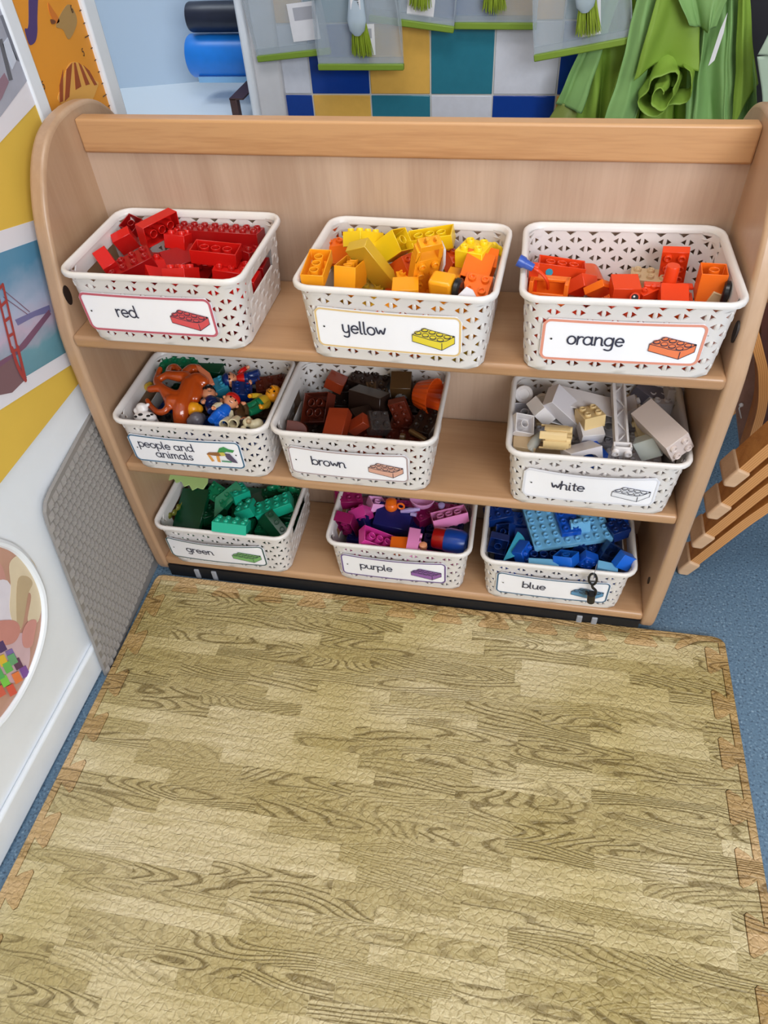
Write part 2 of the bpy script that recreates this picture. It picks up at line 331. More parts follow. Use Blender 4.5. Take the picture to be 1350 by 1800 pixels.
gpoly('red_boot', [(84, 5), (91, 14), (104, 36), (96, 41), (90, 30), (86, 20)], (214, 120, 40)); gpoly('brown_shoe', [(88, 34), (96, 36), (96, 41), (90, 42)], (120, 70, 40), 1)
gpoly('tan_balloon', [(104, 180), (108, 150), (118, 118), (128, 109), (140, 112), (152, 122), (166, 140), (172, 150), (150, 190)], (232, 172, 84))
for a, b, c, d in (((104, 180), (110, 178), (110, 122), (104, 150)), ((113, 178), (121, 170), (126, 110), (116, 122)), ((132, 158), (142, 152), (132, 110), (129, 110)), ((150, 150), (157, 148), (142, 114), (137, 110)), ((165, 150), (170, 149), (156, 124), (146, 115))):
    gpoly('balloon_stripe', [a, b, c, d], (160, 78, 40), 1, False)
m = MB(); GT = lambda y, z, off: (XG+off, y, z)
for t, u, v in (('5', 146, 92), ('6', 126, 16), ('5', 76, 150)):
    p = px(u, v, XG); write(m, t, p.y-.004, p.z-.004, .006, .0016, GT, .0012)
for k in range(24):
    z = .60+k*.016; ribbon(m, [(.2545, z), (.2545-(.012 if k % 5 == 0 else .005), z)], .0016, GT, .0012)
world_child(m.build('scale_marks', mat('brown_ink', rgb(96, 62, 34), .5), merge=False), gc)

# alcove through the opening in the left wall
A1, A2 = pz(215, 155, .5), pz(415, 138, .5)
dA = (A2-A1).normalized(); nA = Vector((-dA.y, dA.x, 0))
if nA.y < 0: nA = -nA
P0, P1 = A1-dA*1.2, A2+dA*.8
m = MB(); m.prism([(P0.x, P0.y), (P1.x, P1.y), (P1.x+nA.x*.05, P1.y+nA.y*.05), (P0.x+nA.x*.05, P0.y+nA.y*.05)], 0, 2.6)
M_ALC = mat('alcove_paint', rgb(196, 214, 232), .5)
tag(m.build('wall_alcove', M_ALC), kind='structure')
m = MB(); 
def cut(p, q, X=-.052):   # keep the worktop inside the alcove
    return q if q.x <= X else p+(q-p)*((X-p.x)/(q.x-p.x))
q0, q1, q3 = A1-dA*.6, A2+dA*.25, A1-dA*.6-nA*.5; q2 = q1-nA*.5
Q = [q0, cut(q0, q1), cut(q3, q2), q3]
o = m.prism([(q.x, q.y) for q in Q], .47, .4998).build('worktop', mat('white_laminate', rgb(232, 240, 246), .3)); tag(o, 'white worktop in the alcove below the rolled blue and black bags', 'worktop')
# rolls of bags held on a dark brown post
YR = (A1.y*.1+A2.y*.9)-.16
def roll(name, u, v, rad_px, label, mt, le):
    c = py(u, v, YR); e = py(u, v-rad_px, YR); r = (e-c).length*.95
    t = empty(name, c, label, 'roll of bags', rot=(0, PI/2, 0)); m = MB()
    m.lathe([(r*.15, 0), (r*.2, -.004), (r*.93, -.001), (r, .004), (r*1.01, .06), (r, .2), (r*.2, .205)], 26)
    ob = m.build('rolled_film', mt, t); return t, r, c
M_BLK = mat('black_film', rgb(34, 38, 56), .4, noise=.2, nscale=40); M_BLU = mat('blue_film', rgb(30, 128, 226), .35, noise=.1, nscale=40)
rl, rr, c1 = roll('bag_roll', 338, 98, 39, 'thick roll of blue plastic bags, below the black roll, behind the shelf', M_BLU, 0)
m = MB(); m.lathe([(rr*.16, .0), (rr*.16, -.003), (rr*.25, -.006), (rr*.25, 0)], 14); m.build('core', mat('white_core', rgb(240, 246, 250), .5), rl)
m = MB(); m.box(rr*.80, rr*1.08, -rr*.75, rr*.1, .02, .2); m.build('loose_sheet', mat('pale_blue_film', rgb(140, 190, 232), .35), rl)
rk, rr2, c2 = roll('bag_roll', 334, 30, 28, 'roll of black plastic bags above the blue roll in the alcove', M_BLK, 0)
p = py(396, 142, YR-.16); zt = p.z
t = empty('roll_stand', (p.x+.012, YR, .5), 'dark brown upright post under the rolls on the alcove worktop', 'stand')
m = MB(); m.box(-.006, .012, -.172, -.150, 0, c1.z-.5-rr*.99); bevel(m.build('post', mat('dark_wood', rgb(70, 44, 40), .5), t), .002)
m = MB(); m.box(-.006, .030, -.172, .012, c1.z-.5-rr*1.06, c1.z-.5-rr*.985); m.build('bracket', mat('dark_wood', rgb(70, 44, 40), .5), t)
# corner trim and tiled wall behind
o = MB().box(-.046, -.028, .872, .93, 0, 2.6).build('trim_2', M_TRIM); bevel(o, .006); tag(o, kind='structure')
o = MB().box(-.03, .036, .885, .95, 0, 2.6).build('trim_3', mat('aged_trim', rgb(214, 212, 214), .4, noise=.1, nscale=20)); bevel(o, .006); tag(o, kind='structure')
TP = .1405; X0 = .1012-TP; Z0 = .568
tc_ = {'w': rgb(214, 216, 226), 'b': rgb(20, 62, 148), 'y': rgb(230, 180, 88), 't': rgb(48, 122, 142)}
rows = {0: 'wbytwbyt', -1: 'bytwbytw', -2: 'wwbytwby', 1: 'ytwbytwb', 2: 'bytwbytw', 3: 'wbytwbyt', -3: 'tbywtbyw', -4: 'wbytwbyt'}
rows[0] = 'wbytwbwy'; rows[-1] = 'bytwbyyw'
m = MB()
for r, s in rows.items():
    for c in range(7):
        m.mi = 'wbyt'.index(s[c]); x = X0+c*TP; z = Z0+r*TP; g = .0016
        if c == 0: x0 = max(x, .034)
        else: x0 = x
        m.box(x0+g, x+TP-g, .9, .91, z+g, z+TP-g)
m.mi = 4; m.box(.03, X0+7*TP, .9025, .96, -.02, 1.6)
M_T = [mat('tile_'+k, tc_[k], .12, noise=.08, nscale=60) for k in 'wbyt']+[mat('grout', rgb(206, 204, 200), .8)]
o = m.build('wall_tiled', M_T); bevel(o, .0015, 2); tag(o, kind='structure')
tag(MB().box(X0+7*TP, 3.2, .905, .96, 0, 2.6).build('wall_back', mat('dark_wall', rgb(34, 32, 38), .8)), kind='structure')
# ------------------------------------------------------------------ foam floor mat
def matmat(name, tint):
    m = bpy.data.materials.new(name); m.use_nodes = True; nt = m.node_tree; b = nt.nodes['Principled BSDF']
    tc = nt.nodes.new('ShaderNodeTexCoord'); N = nt.nodes.new; Lk = nt.links.new
    br = N('ShaderNodeTexBrick'); br.offset = .37; br.offset_frequency = 2; br.squash = .7; br.squash_frequency = 3
    br.inputs['Color1'].default_value = (0, 0, 0, 1); br.inputs['Color2'].default_value = (1, 1, 1, 1); br.inputs['Mortar'].default_value = (.4, .4, .4, 1)
    br.inputs['Scale'].default_value = 1; br.inputs['Mortar Size'].default_value = .0003; br.inputs['Brick Width'].default_value = .18; br.inputs['Row Height'].default_value = .0235
    Lk(tc.outputs['Object'], br.inputs['Vector'])
    sp = N('ShaderNodeSeparateXYZ'); Lk(tc.outputs['Object'], sp.inputs[0])
    # per-plank offset of the grain
    ml = N('ShaderNodeMath'); ml.operation = 'MULTIPLY'; ml.inputs[1].default_value = 37.7; Lk(br.outputs['Color'], ml.inputs[0])
    cx = N('ShaderNodeCombineXYZ'); 
    sx = N('ShaderNodeMath'); sx.operation = 'MULTIPLY'; sx.inputs[1].default_value = .17; Lk(sp.outputs['X'], sx.inputs[0])
    ax = N('ShaderNodeMath'); ax.operation = 'ADD'; Lk(sx.outputs[0], ax.inputs[0]); Lk(ml.outputs[0], ax.inputs[1])
    Lk(ax.outputs[0], cx.inputs['X']); Lk(sp.outputs['Y'], cx.inputs['Y']); Lk(ml.outputs[0], cx.inputs['Z'])
    n = N('ShaderNodeTexNoise'); n.inputs['Scale'].default_value = 15; n.inputs['Detail'].default_value = 1.6; n.inputs['Roughness'].default_value = .4; Lk(cx.outputs[0], n.inputs['Vector'])
    # contour lines of the noise make cathedral grain
    mu = N('ShaderNodeMath'); mu.operation = 'MULTIPLY'; mu.inputs[1].default_value = 34; Lk(n.outputs['Fac'], mu.inputs[0])
    fr = N('ShaderNodeMath'); fr.operation = 'FRACT'; Lk(mu.outputs[0], fr.inputs[0])
    fine = N('ShaderNodeTexNoise'); fine.inputs['Scale'].default_value = 210; fine.inputs['Detail'].default_value = 3
    mp = N('ShaderNodeMapping'); mp.inputs['Scale'].default_value = (.07, 1, 1); Lk(tc.outputs['Object'], mp.inputs['Vector']); Lk(mp.outputs[0], fine.inputs['Vector'])
    light, mid, dark = [rgb(*[c*t for c, t in zip(q, tint)]) for q in ((214, 198, 160), (184, 167, 122), (112, 94, 52))]
    line = ramp_between(nt, fr.outputs[0], [(0, (.2, .2, .2, 1)), (.12, (0, 0, 0, 1)), (.58, (.05, .05, .05, 1)), (.78, (.95, .95, .95, 1)), (.92, (1, 1, 1, 1)), (1, (.2, .2, .2, 1))])
    # how strongly each plank shows its lines
    st = ramp_between(nt, br.outputs['Color'], [(0, (.05, .05, .05, 1)), (.22, (.1, .1, .1, 1)), (.35, (.75, .75, .75, 1)), (.7, (.85, .85, .85, 1)), (.8, (.3, .3, .3, 1)), (1, (.5, .5, .5, 1))])
    lm = N('ShaderNodeMath'); lm.operation = 'MULTIPLY'; Lk(line, lm.inputs[0]); Lk(st, lm.inputs[1])
    base = N('ShaderNodeMix'); base.data_type = 'RGBA'; base.inputs[6].default_value = light; base.inputs[7].default_value = mid
    tn = ramp_between(nt, br.outputs['Color'], [(0, (.1, .1, .1, 1)), (.25, (0, 0, 0, 1)), (.5, (.7, .7, .7, 1)), (.8, (1, 1, 1, 1)), (1, (.45, .45, .45, 1))])
    fm = N('ShaderNodeMath'); fm.operation = 'MULTIPLY_ADD'; fm.inputs[1].default_value = 2.2; Lk(fine.outputs['Fac'], fm.inputs[0]); 
    sb = N('ShaderNodeMath'); sb.operation = 'SUBTRACT'; sb.inputs[1].default_value = .78; Lk(tn, sb.inputs[0]); Lk(sb.outputs[0], fm.inputs[2]); fm.use_clamp = True
    Lk(fm.outputs[0], base.inputs[0])
    fin = N('ShaderNodeMix'); fin.data_type = 'RGBA'; Lk(lm.outputs[0], fin.inputs[0]); Lk(base.outputs[2], fin.inputs[6]); fin.inputs[7].default_value = dark
    # olive wear tint in large soft patches
    big = N('ShaderNodeTexNoise'); big.inputs['Scale'].default_value = 3.2; Lk(tc.outputs['Object'], big.inputs['Vector'])
    bw = ramp_between(nt, big.outputs['Fac'], [(.40, (0, 0, 0, 1)), (.66, (.55, .55, .55, 1))])
    wear = N('ShaderNodeMix'); wear.data_type = 'RGBA'; wear.blend_type = 'MULTIPLY'; Lk(bw, wear.inputs[0]); Lk(fin.outputs[2], wear.inputs[6]); wear.inputs[7].default_value = rgb(214, 205, 140)
    Lk(wear.outputs[2], b.inputs['Base Color'])
    vo = N('ShaderNodeTexVoronoi'); vo.feature = 'DISTANCE_TO_EDGE'; vo.inputs['Scale'].default_value = 105; Lk(tc.outputs['Object'], vo.inputs['Vector'])
    nb = N('ShaderNodeTexNoise'); nb.inputs['Scale'].default_value = 140; Lk(tc.outputs['Object'], nb.inputs['Vector'])
    vm = N('ShaderNodeMath'); vm.operation = 'MINIMUM'; vm.inputs[1].default_value = .16; Lk(vo.outputs['Distance'], vm.inputs[0])
    hs = N('ShaderNodeMath'); hs.operation = 'MULTIPLY_ADD'; hs.inputs[1].default_value = 1.7; Lk(vm.outputs[0], hs.inputs[0]); Lk(nb.outputs['Fac'], hs.inputs[2])
    h2 = N('ShaderNodeMath'); h2.operation = 'SUBTRACT'; Lk(hs.outputs[0], h2.inputs[0]); 
    lg = N('ShaderNodeMath'); lg.operation = 'MULTIPLY'; lg.inputs[1].default_value = .35; Lk(lm.outputs[0], lg.inputs[0]); Lk(lg.outputs[0], h2.inputs[1])
    bp_ = N('ShaderNodeBump'); bp_.inputs['Strength'].default_value = 1.0; bp_.inputs['Distance'].default_value = .0028; Lk(h2.outputs[0], bp_.inputs['Height']); Lk(bp_.outputs[0], b.inputs['Normal'])
    b.inputs['Roughness'].default_value = .48; return m
M_MAT = matmat('foam_wood_print', (1, 1, 1)); M_EDGE = matmat('foam_wood_print_edge', (.97, .88, .82))
M_FOAM = mat('pale_foam_core', rgb(206, 192, 176), .8)
MW, MD, TH = 1.066, 1.02, .012
fm_ = empty('foam_floor_mat', (-.0215, -.1222, 0), 'large wood-print foam play mat with jigsaw edges on the floor', 'play mat', rot=(0, 0, .0125))
def zig(L, pitch, tab, inner, deep, lead):
    # jigsaw line along +t: list of (t, depth) points, dovetail tabs reaching "deep"
    out = [(0, inner)]; t = lead
    while t+tab < L-.03:
        out += [(t+.008, inner), (t+.002, inner+.006), (t-.006, deep-.004), (t-.002, deep), (t+tab+.002, deep), (t+tab+.006, deep-.004), (t+tab-.002, inner+.006), (t+tab-.008, inner)]
        t += pitch
    return out+[(L, inner)]
INN, DEEP = .012, .036
right_z = zig(MD, .0845, .043, INN, DEEP, .028)     # t runs to the front (-y)
left_z = zig(MD, .0845, .043, INN, DEEP, .050)
back_z = zig(MW, .0855, .046, INN, DEEP, .045)      # t runs to the right (+x)
back_z = [p for p in back_z if .0 <= p[0] <= MW]
g = .0004
Lp = [(d+g, -t) for t, d in left_z if INN <= t <= MD]; Rp = [(MW-d-g, -t) for t, d in right_z if INN <= t <= MD]; Bp = [(t, -d-g) for t, d in back_z if DEEP+.006 <= t <= MW-DEEP-.006]
cl, crn = (INN+g, -INN-g), (MW-INN-g, -INN-g)
centre = [crn]+Rp[0:]+Lp[::-1]+[cl]+Bp
def dd(P):
    o = []
    for p in P:
        if not o or (Vector(p)-Vector(o[-1])).length > 1e-5: o.append(p)
    return o
o = MB().prism(dd(centre), .0, TH).build('centre_sheet', M_MAT, fm_, smooth=0); bevel(o, .0012, 2, 50)
def rc(x, y, r, sx, sy, n=5): return [(x+sx*r*(1-math.sin(a*PI/2/n)), y+sy*r*(1-math.cos(a*PI/2/n))) for a in range(n+1)]
lpoly = [(0, -INN+g*0)]+[(0, -MD)]+[(d-g, -t) for t, d in left_z if INN <= t <= MD][::-1]
o = MB().prism(dd([(0, -INN), (0, -MD)]+[(d-g, -t) for t, d in left_z if INN <= t <= MD][::-1]+[(INN-g, -INN)]), 0, TH).build('edging_strip', M_EDGE, fm_, smooth=0); bevel(o, .0012, 2, 50)
o = MB().prism(dd([(MW, -INN), (MW-INN+g, -INN)]+[(MW-d+g, -t) for t, d in right_z if INN <= t <= MD]+[(MW, -MD)]), 0, TH).build('edging_strip', M_EDGE, fm_, smooth=0); bevel(o, .0012, 2, 50)
bpoly = [(0, -INN)]+[(t, -d+g) for t, d in back_z if DEEP+.006 <= t <= MW-DEEP-.006]+[(MW, -INN)]+[(MW-.006, -.004), (MW-.014, -.0012), (MW-.022, 0), (.012, 0), (.004, -.003)]
o = MB().prism(dd(bpoly), 0, TH).build('edging_strip', M_EDGE, fm_, smooth=0); bevel(o, .0012, 2, 50)

# ------------------------------------------------------------------ shelving unit
M_PANEL = wood('maple_panel', rgb(192, 158, 128), rgb(172, 136, 106), 'Z', .33, 14, .2)
M_BACK = wood('maple_back', rgb(200, 172, 150), rgb(178, 148, 126), 'Z', .35, 16, .3)
M_SHELF = wood('beech_shelf', rgb(188, 148, 112), rgb(166, 124, 88), 'X', .3, 16, .25)
M_RAIL = wood('beech_rail', rgb(200, 152, 106), rgb(176, 126, 84), 'X', .4, 24, .5)
unit = empty('shelving_unit', (.45, .084, 0), 'tall three-tier maple shelving unit with rounded sides holding nine baskets', 'shelf unit')
Wd, PT = .90, .0235
YC = .084
pf = [(-.088, .004), (-.1, .009), (-.108, .022), (-.112, .05), (-.115, .15), (-.1135, .3), (-.110, .42), (-.1055, .53), (-.095, .58), (-.081, .63), (-.064, .685), (-.045, .725), (-.020, .758), (.010, .781), (.045, .793), (.084, .7965)]
prof = [(p.x, p.y) for p in catmull(pf, 4, closed=False)]
prof = prof+[(2*YC-y, z) for y, z in prof[-2::-1]]
def wc(o): return world_child(o, unit)
for x0 in (-PT, Wd):
    o = MB().prism(prof, x0, x0+PT, 'x').build('side_panel', M_PANEL); bevel(o, .006, 4, 50); wc(o)
    s = 1 if x0 < 0 else -1; xi = 0 if x0 < 0 else Wd
    for (y, z, r) in ((-.078, .600, .010), (-.078, .108, .0055)):
        if r > .006 or x0 > 0:
            m = MB(); m.X = Matrix.Translation((xi-s*.001, y, z)) @ Matrix.Rotation(PI/2, 4, 'Y') @ Matrix.Diagonal((1.5, .75, 1, 1))
            m.lathe([(0, -.003), (r, -.003), (r, .0017), (0, .0017)], 18); h = m.build('bolt_cap', mat('dark_plug', rgb(40, 26, 20), .6)); world_child(h, o)
SZ = [.5494, .2999, .0509]; SF = [-.1062, -.1082, -.1095]
for z, yf in zip(SZ, SF):
    for a, b in ((yf, YC), (YC+.014, 2*YC+.11)):
        o = MB().box(-.0015, Wd+.0015, a, b, z-.0195, z).build('shelf', M_SHELF); bevel(o, .006, 4); wc(o)
wc(MB().box(0, Wd, YC, YC+.014, .035, .742).build('back_panel', M_BACK))
o = MB().box(0, Wd, .0784, .102, .7362, .7815).build('top_rail', M_RAIL); bevel(o, .0035, 3); wc(o)
o = MB().box(.002, Wd-.002, -.111, -.098, .001, .0310).build('under_shelf_shade', mat('painted_shade_dark', rgb(16, 18, 24), .6)); wc(o)  # dark board added to stand in for the shaded floor under the shelf
M_UPR = mat('upright_grey', rgb(150, 152, 160), .45); M_DK = mat('black_plastic', rgb(22, 22, 26), .4)
for u, v in ((346, 1004), (377, 1010), (1018, 1088), (1044, 1092)):
    x = py(u, v, -.112).x; o = MB().box(x-.005, x+.005, -.1145, -.110, .001, .029).build('grey_upright', M_UPR); bevel(o, .0015); wc(o)  # thin grey upright bars on the front of the dark board

# ------------------------------------------------------------------ leaning pyramid foam panel
M_GF = mat('grey_foam', rgb(144, 138, 134), .4, noise=.05, nscale=80)
gpn = empty('egg_crate_foam', (-.035, -.2, 0), 'grey egg-crate foam panel leaning between the white wall and the shelf', 'foam panel')
BLc, BRc, TRc, TLc = (-.349, .001), (-.055, .001), (-.055, .388), (-.279, .366)
def lean(y, z, d): return (-.030-.049*(y+.345)-.004*(z/.37)+d, y, z)
cor = [BLc, BRc, TRc]+[(TLc[0]+.03, TLc[1]+.001), (TLc[0]+.012, TLc[1]-.004), (TLc[0]+.001, TLc[1]-.014), (TLc[0]-.005, TLc[1]-.03)]
m = MB(); n = len(cor)
m.add([lean(y, z, 0) for y, z in cor]+[lean(y, z, .006) for y, z in cor], [tuple(range(n))[::-1], tuple(range(n, 2*n))]+[(i, (i+1) % n, n+(i+1) % n, n+i) for i in range(n)])
ey, ez = Vector((.979, .09)), Vector((.205, .979)); PP = .0162     # rows follow the slanted edge of the sheet
def inside(y, z):
    if z < .010 or y > -.064 or z > TLc[1]-.007+(TRc[1]-TLc[1])*(y-TLc[0])/(TRc[0]-TLc[0]): return False
    e = BLc[0]+(TLc[0]-.005-BLc[0])*(z/TLc[1]); return y > e+.006 and not (y < TLc[0]+.016 and z > TLc[1]-.026 and (y-TLc[0])+(TLc[1]-z) < .018)
for r in range(30):
    for c in range(-4, 26):
        q = Vector((BLc[0]+.008, .011))+ey*(PP*(c+(.5 if r % 2 else 0)))+ez*(PP*.86*r)
        if not inside(q.x, q.y): continue
        h = PP*.43; base = [q+ey*a*h+ez*b*h for a, b in ((-1, -.86), (1, -.86), (1, .86), (-1, .86))]; top = [q+ey*a*h*.24+ez*b*h*.24 for a, b in ((-1, -.86), (1, -.86), (1, .86), (-1, .86))]
        vs = [lean(p_.x, p_.y, .006) for p_ in base]+[lean(p_.x, p_.y, .0112) for p_ in top]
        m.add(vs, [(0, 1, 5, 4), (1, 2, 6, 5), (2, 3, 7, 6), (3, 0, 4, 7), (4, 5, 6, 7)])
o = m.build('egg_crate_sheet', M_GF, merge=False, smooth=20); world_child(o, gpn)

# ------------------------------------------------------------------ baskets
M_BSK = mat('ivory_plastic', rgb(223, 217, 214), .33, noise=.02, nscale=20, sss=0)
BH, BTW, BTD, BBW, BBD = .110, .2614, .2015, .2324, .1801
def rrect(w, d, r, s):
    # point on a rounded rectangle outline by arclength fraction s (starts mid front, runs counter-clockwise); returns x, y
    a, b = w/2-r, d/2-r; L = [a, PI/2*r, 2*b, PI/2*r, 2*a, PI/2*r, 2*b, PI/2*r, a]; T_ = sum(L); t = (s % 1)*T_
    i = 0
    while t > L[i] and i < 8: t -= L[i]; i += 1
    if i == 0: return (t, -d/2)
    if i == 1: q = t/r-PI/2; return (a+r*math.cos(q), -b+r*math.sin(q))
    if i == 2: return (w/2, -b+t)
    if i == 3: q = t/r; return (a+r*math.cos(q), b+r*math.sin(q))
    if i == 4: return (a-t, d/2)
    if i == 5: q = t/r+PI/2; return (-a+r*math.cos(q), b+r*math.sin(q))
    if i == 6: return (-w/2, b-t)
    if i == 7: q = t/r+PI; return (-a+r*math.cos(q), -b+r*math.sin(q))
    return (-a+t, -d/2)
def frac(seg_t):   # helper: fraction positions of the mid-sides
    pass
CR = .026
def wallpt(s, h, inset=0):
    t = h/BH; w = BBW+(BTW-.012-BBW)*t; d = BBD+(BTD-.012-BBD)*t
    x, y = rrect(w-2*inset, d-2*inset, CR-.004+.004*t-inset, s); return (x, y, h)
NP = 28                        # pattern repeats round the basket
H0, H1, NRW = .008, .094, 7
rh = (H1-H0)/NRW
def is_side(s):
    x, y = rrect(BTW, BTD, CR, s); return abs(x) > BTW/2-.002
def basket_wall():
    m = MB(); th = .0018
    def quadgrid(pts_fn, outer, hole):
        pass
    cells = NP*2; tri = .0026
    Lt = 0.83
    for r in range(NRW):
        h0 = H0+r*rh
        for c in range(cells):
            s0, s1 = c/cells, (c+1)/cells; sm = (s0+s1)/2; k = c % 2
            x, y = rrect(BTW, BTD, CR, sm); side = abs(x) > BTW/2-.001
            # pairs of triangles pointing apart, staggered row by row
            even = r % 2 == 0
            if even: cen, dirn = (.36, 1) if k == 0 else (.64, -1)
            else: cen, dirn = (.64, -1) if k == 0 else (.36, 1)
            hole = not (side and abs(y) < .062) 
            O = [(0, 0), (.5, 0), (1, 0), (1, .5), (1, 1), (.5, 1), (0, 1), (0, .5)]
            P = lambda q, ins: wallpt(s0+(s1-s0)*q[0], h0+rh*q[1], ins)
            if hole:
                wd = .46; hh = .36
                tip = (cen+dirn*wd*.55, .5); b1 = (cen-dirn*wd*.45, .5-hh); b2 = (cen-dirn*wd*.45, .5+hh)
                if dirn > 0: I = [b1, tip, b2]; F = [(0, 1, 8), (1, 2, 9, 8), (2, 3, 9), (3, 4, 9), (4, 5, 10, 9), (5, 6, 10), (6, 7, 10), (7, 8, 10), (7, 0, 8)]
                else: I = [tip, b1, b2]; F = [(0, 1, 8), (1, 2, 9, 8), (2, 3, 9), (3, 10, 9), (3, 4, 10), (4, 5, 10), (5, 6, 8, 10), (6, 7, 8), (7, 0, 8)]
                if dirn > 0:
                    F = [(7, 0, 8), (0, 1, 8), (1, 9, 8), (1, 2, 9), (2, 3, 9), (3, 4, 9), (4, 5, 9), (5, 10, 9), (5, 6, 10), (6, 7, 10), (7, 8, 10)]
                else:
                    F = [(3, 2, 9), (2, 1, 9), (1, 8, 9), (1, 0, 8), (0, 7, 8), (7, 6, 8), (6, 5, 8), (5, 10, 8), (5, 4, 10), (4, 3, 10), (3, 9, 10)]
                vo = [P(q, 0) for q in O+I]; vi = [P(q, th) for q in O+I]
                o_ = len(m.v); m.add(vo, F); m.add(vi, [f[::-1] for f in F])
                m.add([vo[8], vo[9], vo[10], vi[8], vi[9], vi[10]], [(0, 1, 4, 3), (1, 2, 5, 4), (2, 0, 3, 5)])
            else:
                # woven side: raised pads, with the handle slot left open in the upper rows
                if r in (4, 5) and abs(y) < .040:
                    edge = [(0, 0), (1, 0), (1, 1), (0, 1)]
                    vo = [P(q, 0) for q in edge]; vi = [P(q, th) for q in edge]
                    up = r == 5; 
                    m.add([vo[3], vo[2], vi[2], vi[3]] if up else [vo[0], vo[1], vi[1], vi[0]], [(0, 1, 2, 3)])
                    continue
                bul = -.0011 if (c+r) % 2 else -.0002
                vo = [P(q, 0) for q in ((0, 0), (1, 0), (1, 1), (0, 1))]+[P(q, bul) for q in ((.2, .15), (.8, .15), (.8, .85), (.2, .85))]
                m.add(vo, [(0, 1, 5, 4), (1, 2, 6, 5), (2, 3, 7, 6), (3, 0, 4, 7), (4, 5, 6, 7)])
                m.add([P(q, th) for q in ((0, 0), (1, 0), (1, 1), (0, 1))], [(3, 2, 1, 0)])
    # raised rounded strand ends between the two holes of a pair
    for r in range(NRW):
        for c in range(NP):
            sc_ = (c+(0 if r % 2 == 0 else .5))/NP; x, y = rrect(BTW, BTD, CR, sc_)
            if abs(x) > BTW/2-.001 and abs(y) < .066: continue
            hc = H0+(r+.5)*rh; ds = .0062/Lt; v = []; ring = 8
            for rad, ins in ((1, .0003), (.72, -.0006), (.3, -.0008)):
                for k in range(ring): a = 2*PI*k/ring; v.append(wallpt(sc_+ds*.45*rad*math.cos(a), hc+.0050*rad*math.sin(a), ins))
            m.add(v, [(q*ring+k, q*ring+(k+1) % ring, (q+1)*ring+(k+1) % ring, (q+1)*ring+k) for q in range(2) for k in range(ring)]+[tuple(2*ring+k for k in range(ring))])
    # plain bands: foot and upper band with downward triangles
    for (ha, hb, holes) in ((0.002, H0, False), (H1, .1035, True)):
        for c in range(cells):
            s0, s1 = c/cells, (c+1)/cells
            P = lambda q, ins: wallpt(s0+(s1-s0)*q[0], ha+(hb-ha)*q[1], ins)
            x, y = rrect(BTW, BTD, CR, (s0+s1)/2); side = abs(x) > BTW/2-.001
            if holes and c % 2 == 0 and not (side and abs(y) < .062):
                O = [(0, 0), (1, 0), (1, 1), (0, 1)]; I = [(.5, .02), (.98, .62), (.02, .62)]
                F = [(0, 1, 4), (1, 5, 4), (1, 2, 5), (2, 3, 6, 5), (3, 0, 6), (0, 4, 6)]
                vo = [P(q, 0) for q in O+I]; vi = [P(q, th) for q in O+I]
                m.add(vo, F); m.add(vi, [f[::-1] for f in F]); m.add([vo[4], vo[5], vo[6], vi[4], vi[5], vi[6]], [(0, 1, 4, 3), (1, 2, 5, 4), (2, 0, 3, 5)])
            else:
                for ins, fl in ((0, False), (th, True)):
                    q = [P(e, ins) for e in ((0, 0), (1, 0), (1, 1), (0, 1))]; m.add(q, [(3, 2, 1, 0) if fl else (0, 1, 2, 3)])
    # floor of the basket
    n = 64; ring = [wallpt(i/n, .002) for i in range(n)]; ring2 = [(x*.985, y*.985, 0) for x, y, z in ring]; ring3 = [(x*.99, y*.99, .0035) for x, y, z in ring]
    m.add(ring+ring2+ring3, [tuple(range(n, 2*n))[::-1], tuple(range(2*n, 3*n))]+[(i, (i+1) % n, n+(i+1) % n, n+i) for i in range(n)])
    return m
def basket_rim():
    m = MB(); n = 96; prof_ = []
    sec = [(-.0052, .1020), (-.0005, .1025), (.0, .1045), (-.0004, .1078), (-.0020, .1098), (-.0045, .1100), (-.0068, .1085), (-.0085, .1035), (-.0090, .1015), (-.0078, .1010)]
    v = []
    for i in range(n):
        for off, h in sec:
            x, y = rrect(BTW+2*off, BTD+2*off, CR+off, i/n); v.append((x, y, h))
    k = len(sec)
    m.add(v, [(i*k+j, ((i+1) % n)*k+j, ((i+1) % n)*k+(j+1) % k, i*k+(j+1) % k) for i in range(n) for j in range(k)])
    return m
wall0 = basket_wall().build('woven_wall', M_BSK, smooth=30); rim0 = basket_rim().build('rim', M_BSK, smooth=60)
WALL_ME, RIM_ME = wall0.data, rim0.data
bpy.data.objects.remove(wall0); bpy.data.objects.remove(rim0)
BASKETS = [  # word, shelf, x, y, yaw, card offset, bow, border colour, drawing colour, outline, place text
 ('red', 0, .1563, -.0211, -.0031, -.014, .003, (196, 96, 112), (222, 84, 88), 'leftmost on the top shelf'),
 ('yellow', 0, .4841, -.0288, -.0389, -.006, .004, (228, 196, 140), (236, 214, 62), 'middle of the top shelf'),
 ('orange', 0, .7633, -.0209, .0261, -.003, .003, (226, 150, 128), (240, 130, 84), 'rightmost on the top shelf'),
 ('people and animals', 1, .1427, -.0215, .0108, -.014, .005, (70, 110, 140), None, 'leftmost on the middle shelf'),
 ('brown', 1, .4052, -.0167, .0043, -.008, .007, (178, 160, 162), (222, 170, 150), 'second on the middle shelf'),
 ('white', 1, .7655, -.0185, .0087, -.004, .010, (226, 226, 234), (238, 238, 244), 'rightmost on the middle shelf'),
 ('green', 2, .1383, -.0229, .0101, -.016, .010, (70, 94, 92), (128, 184, 112), 'leftmost on the bottom shelf'),
 ('purple', 2, .4643, -.0157, .0149, -.008, .006, (110, 84, 140), (150, 100, 170), 'middle of the bottom shelf'),
 ('blue', 2, .7393, -.0173, .0117, -.003, .006, (70, 106, 134), (96, 150, 190), 'rightmost on the bottom shelf'),
]
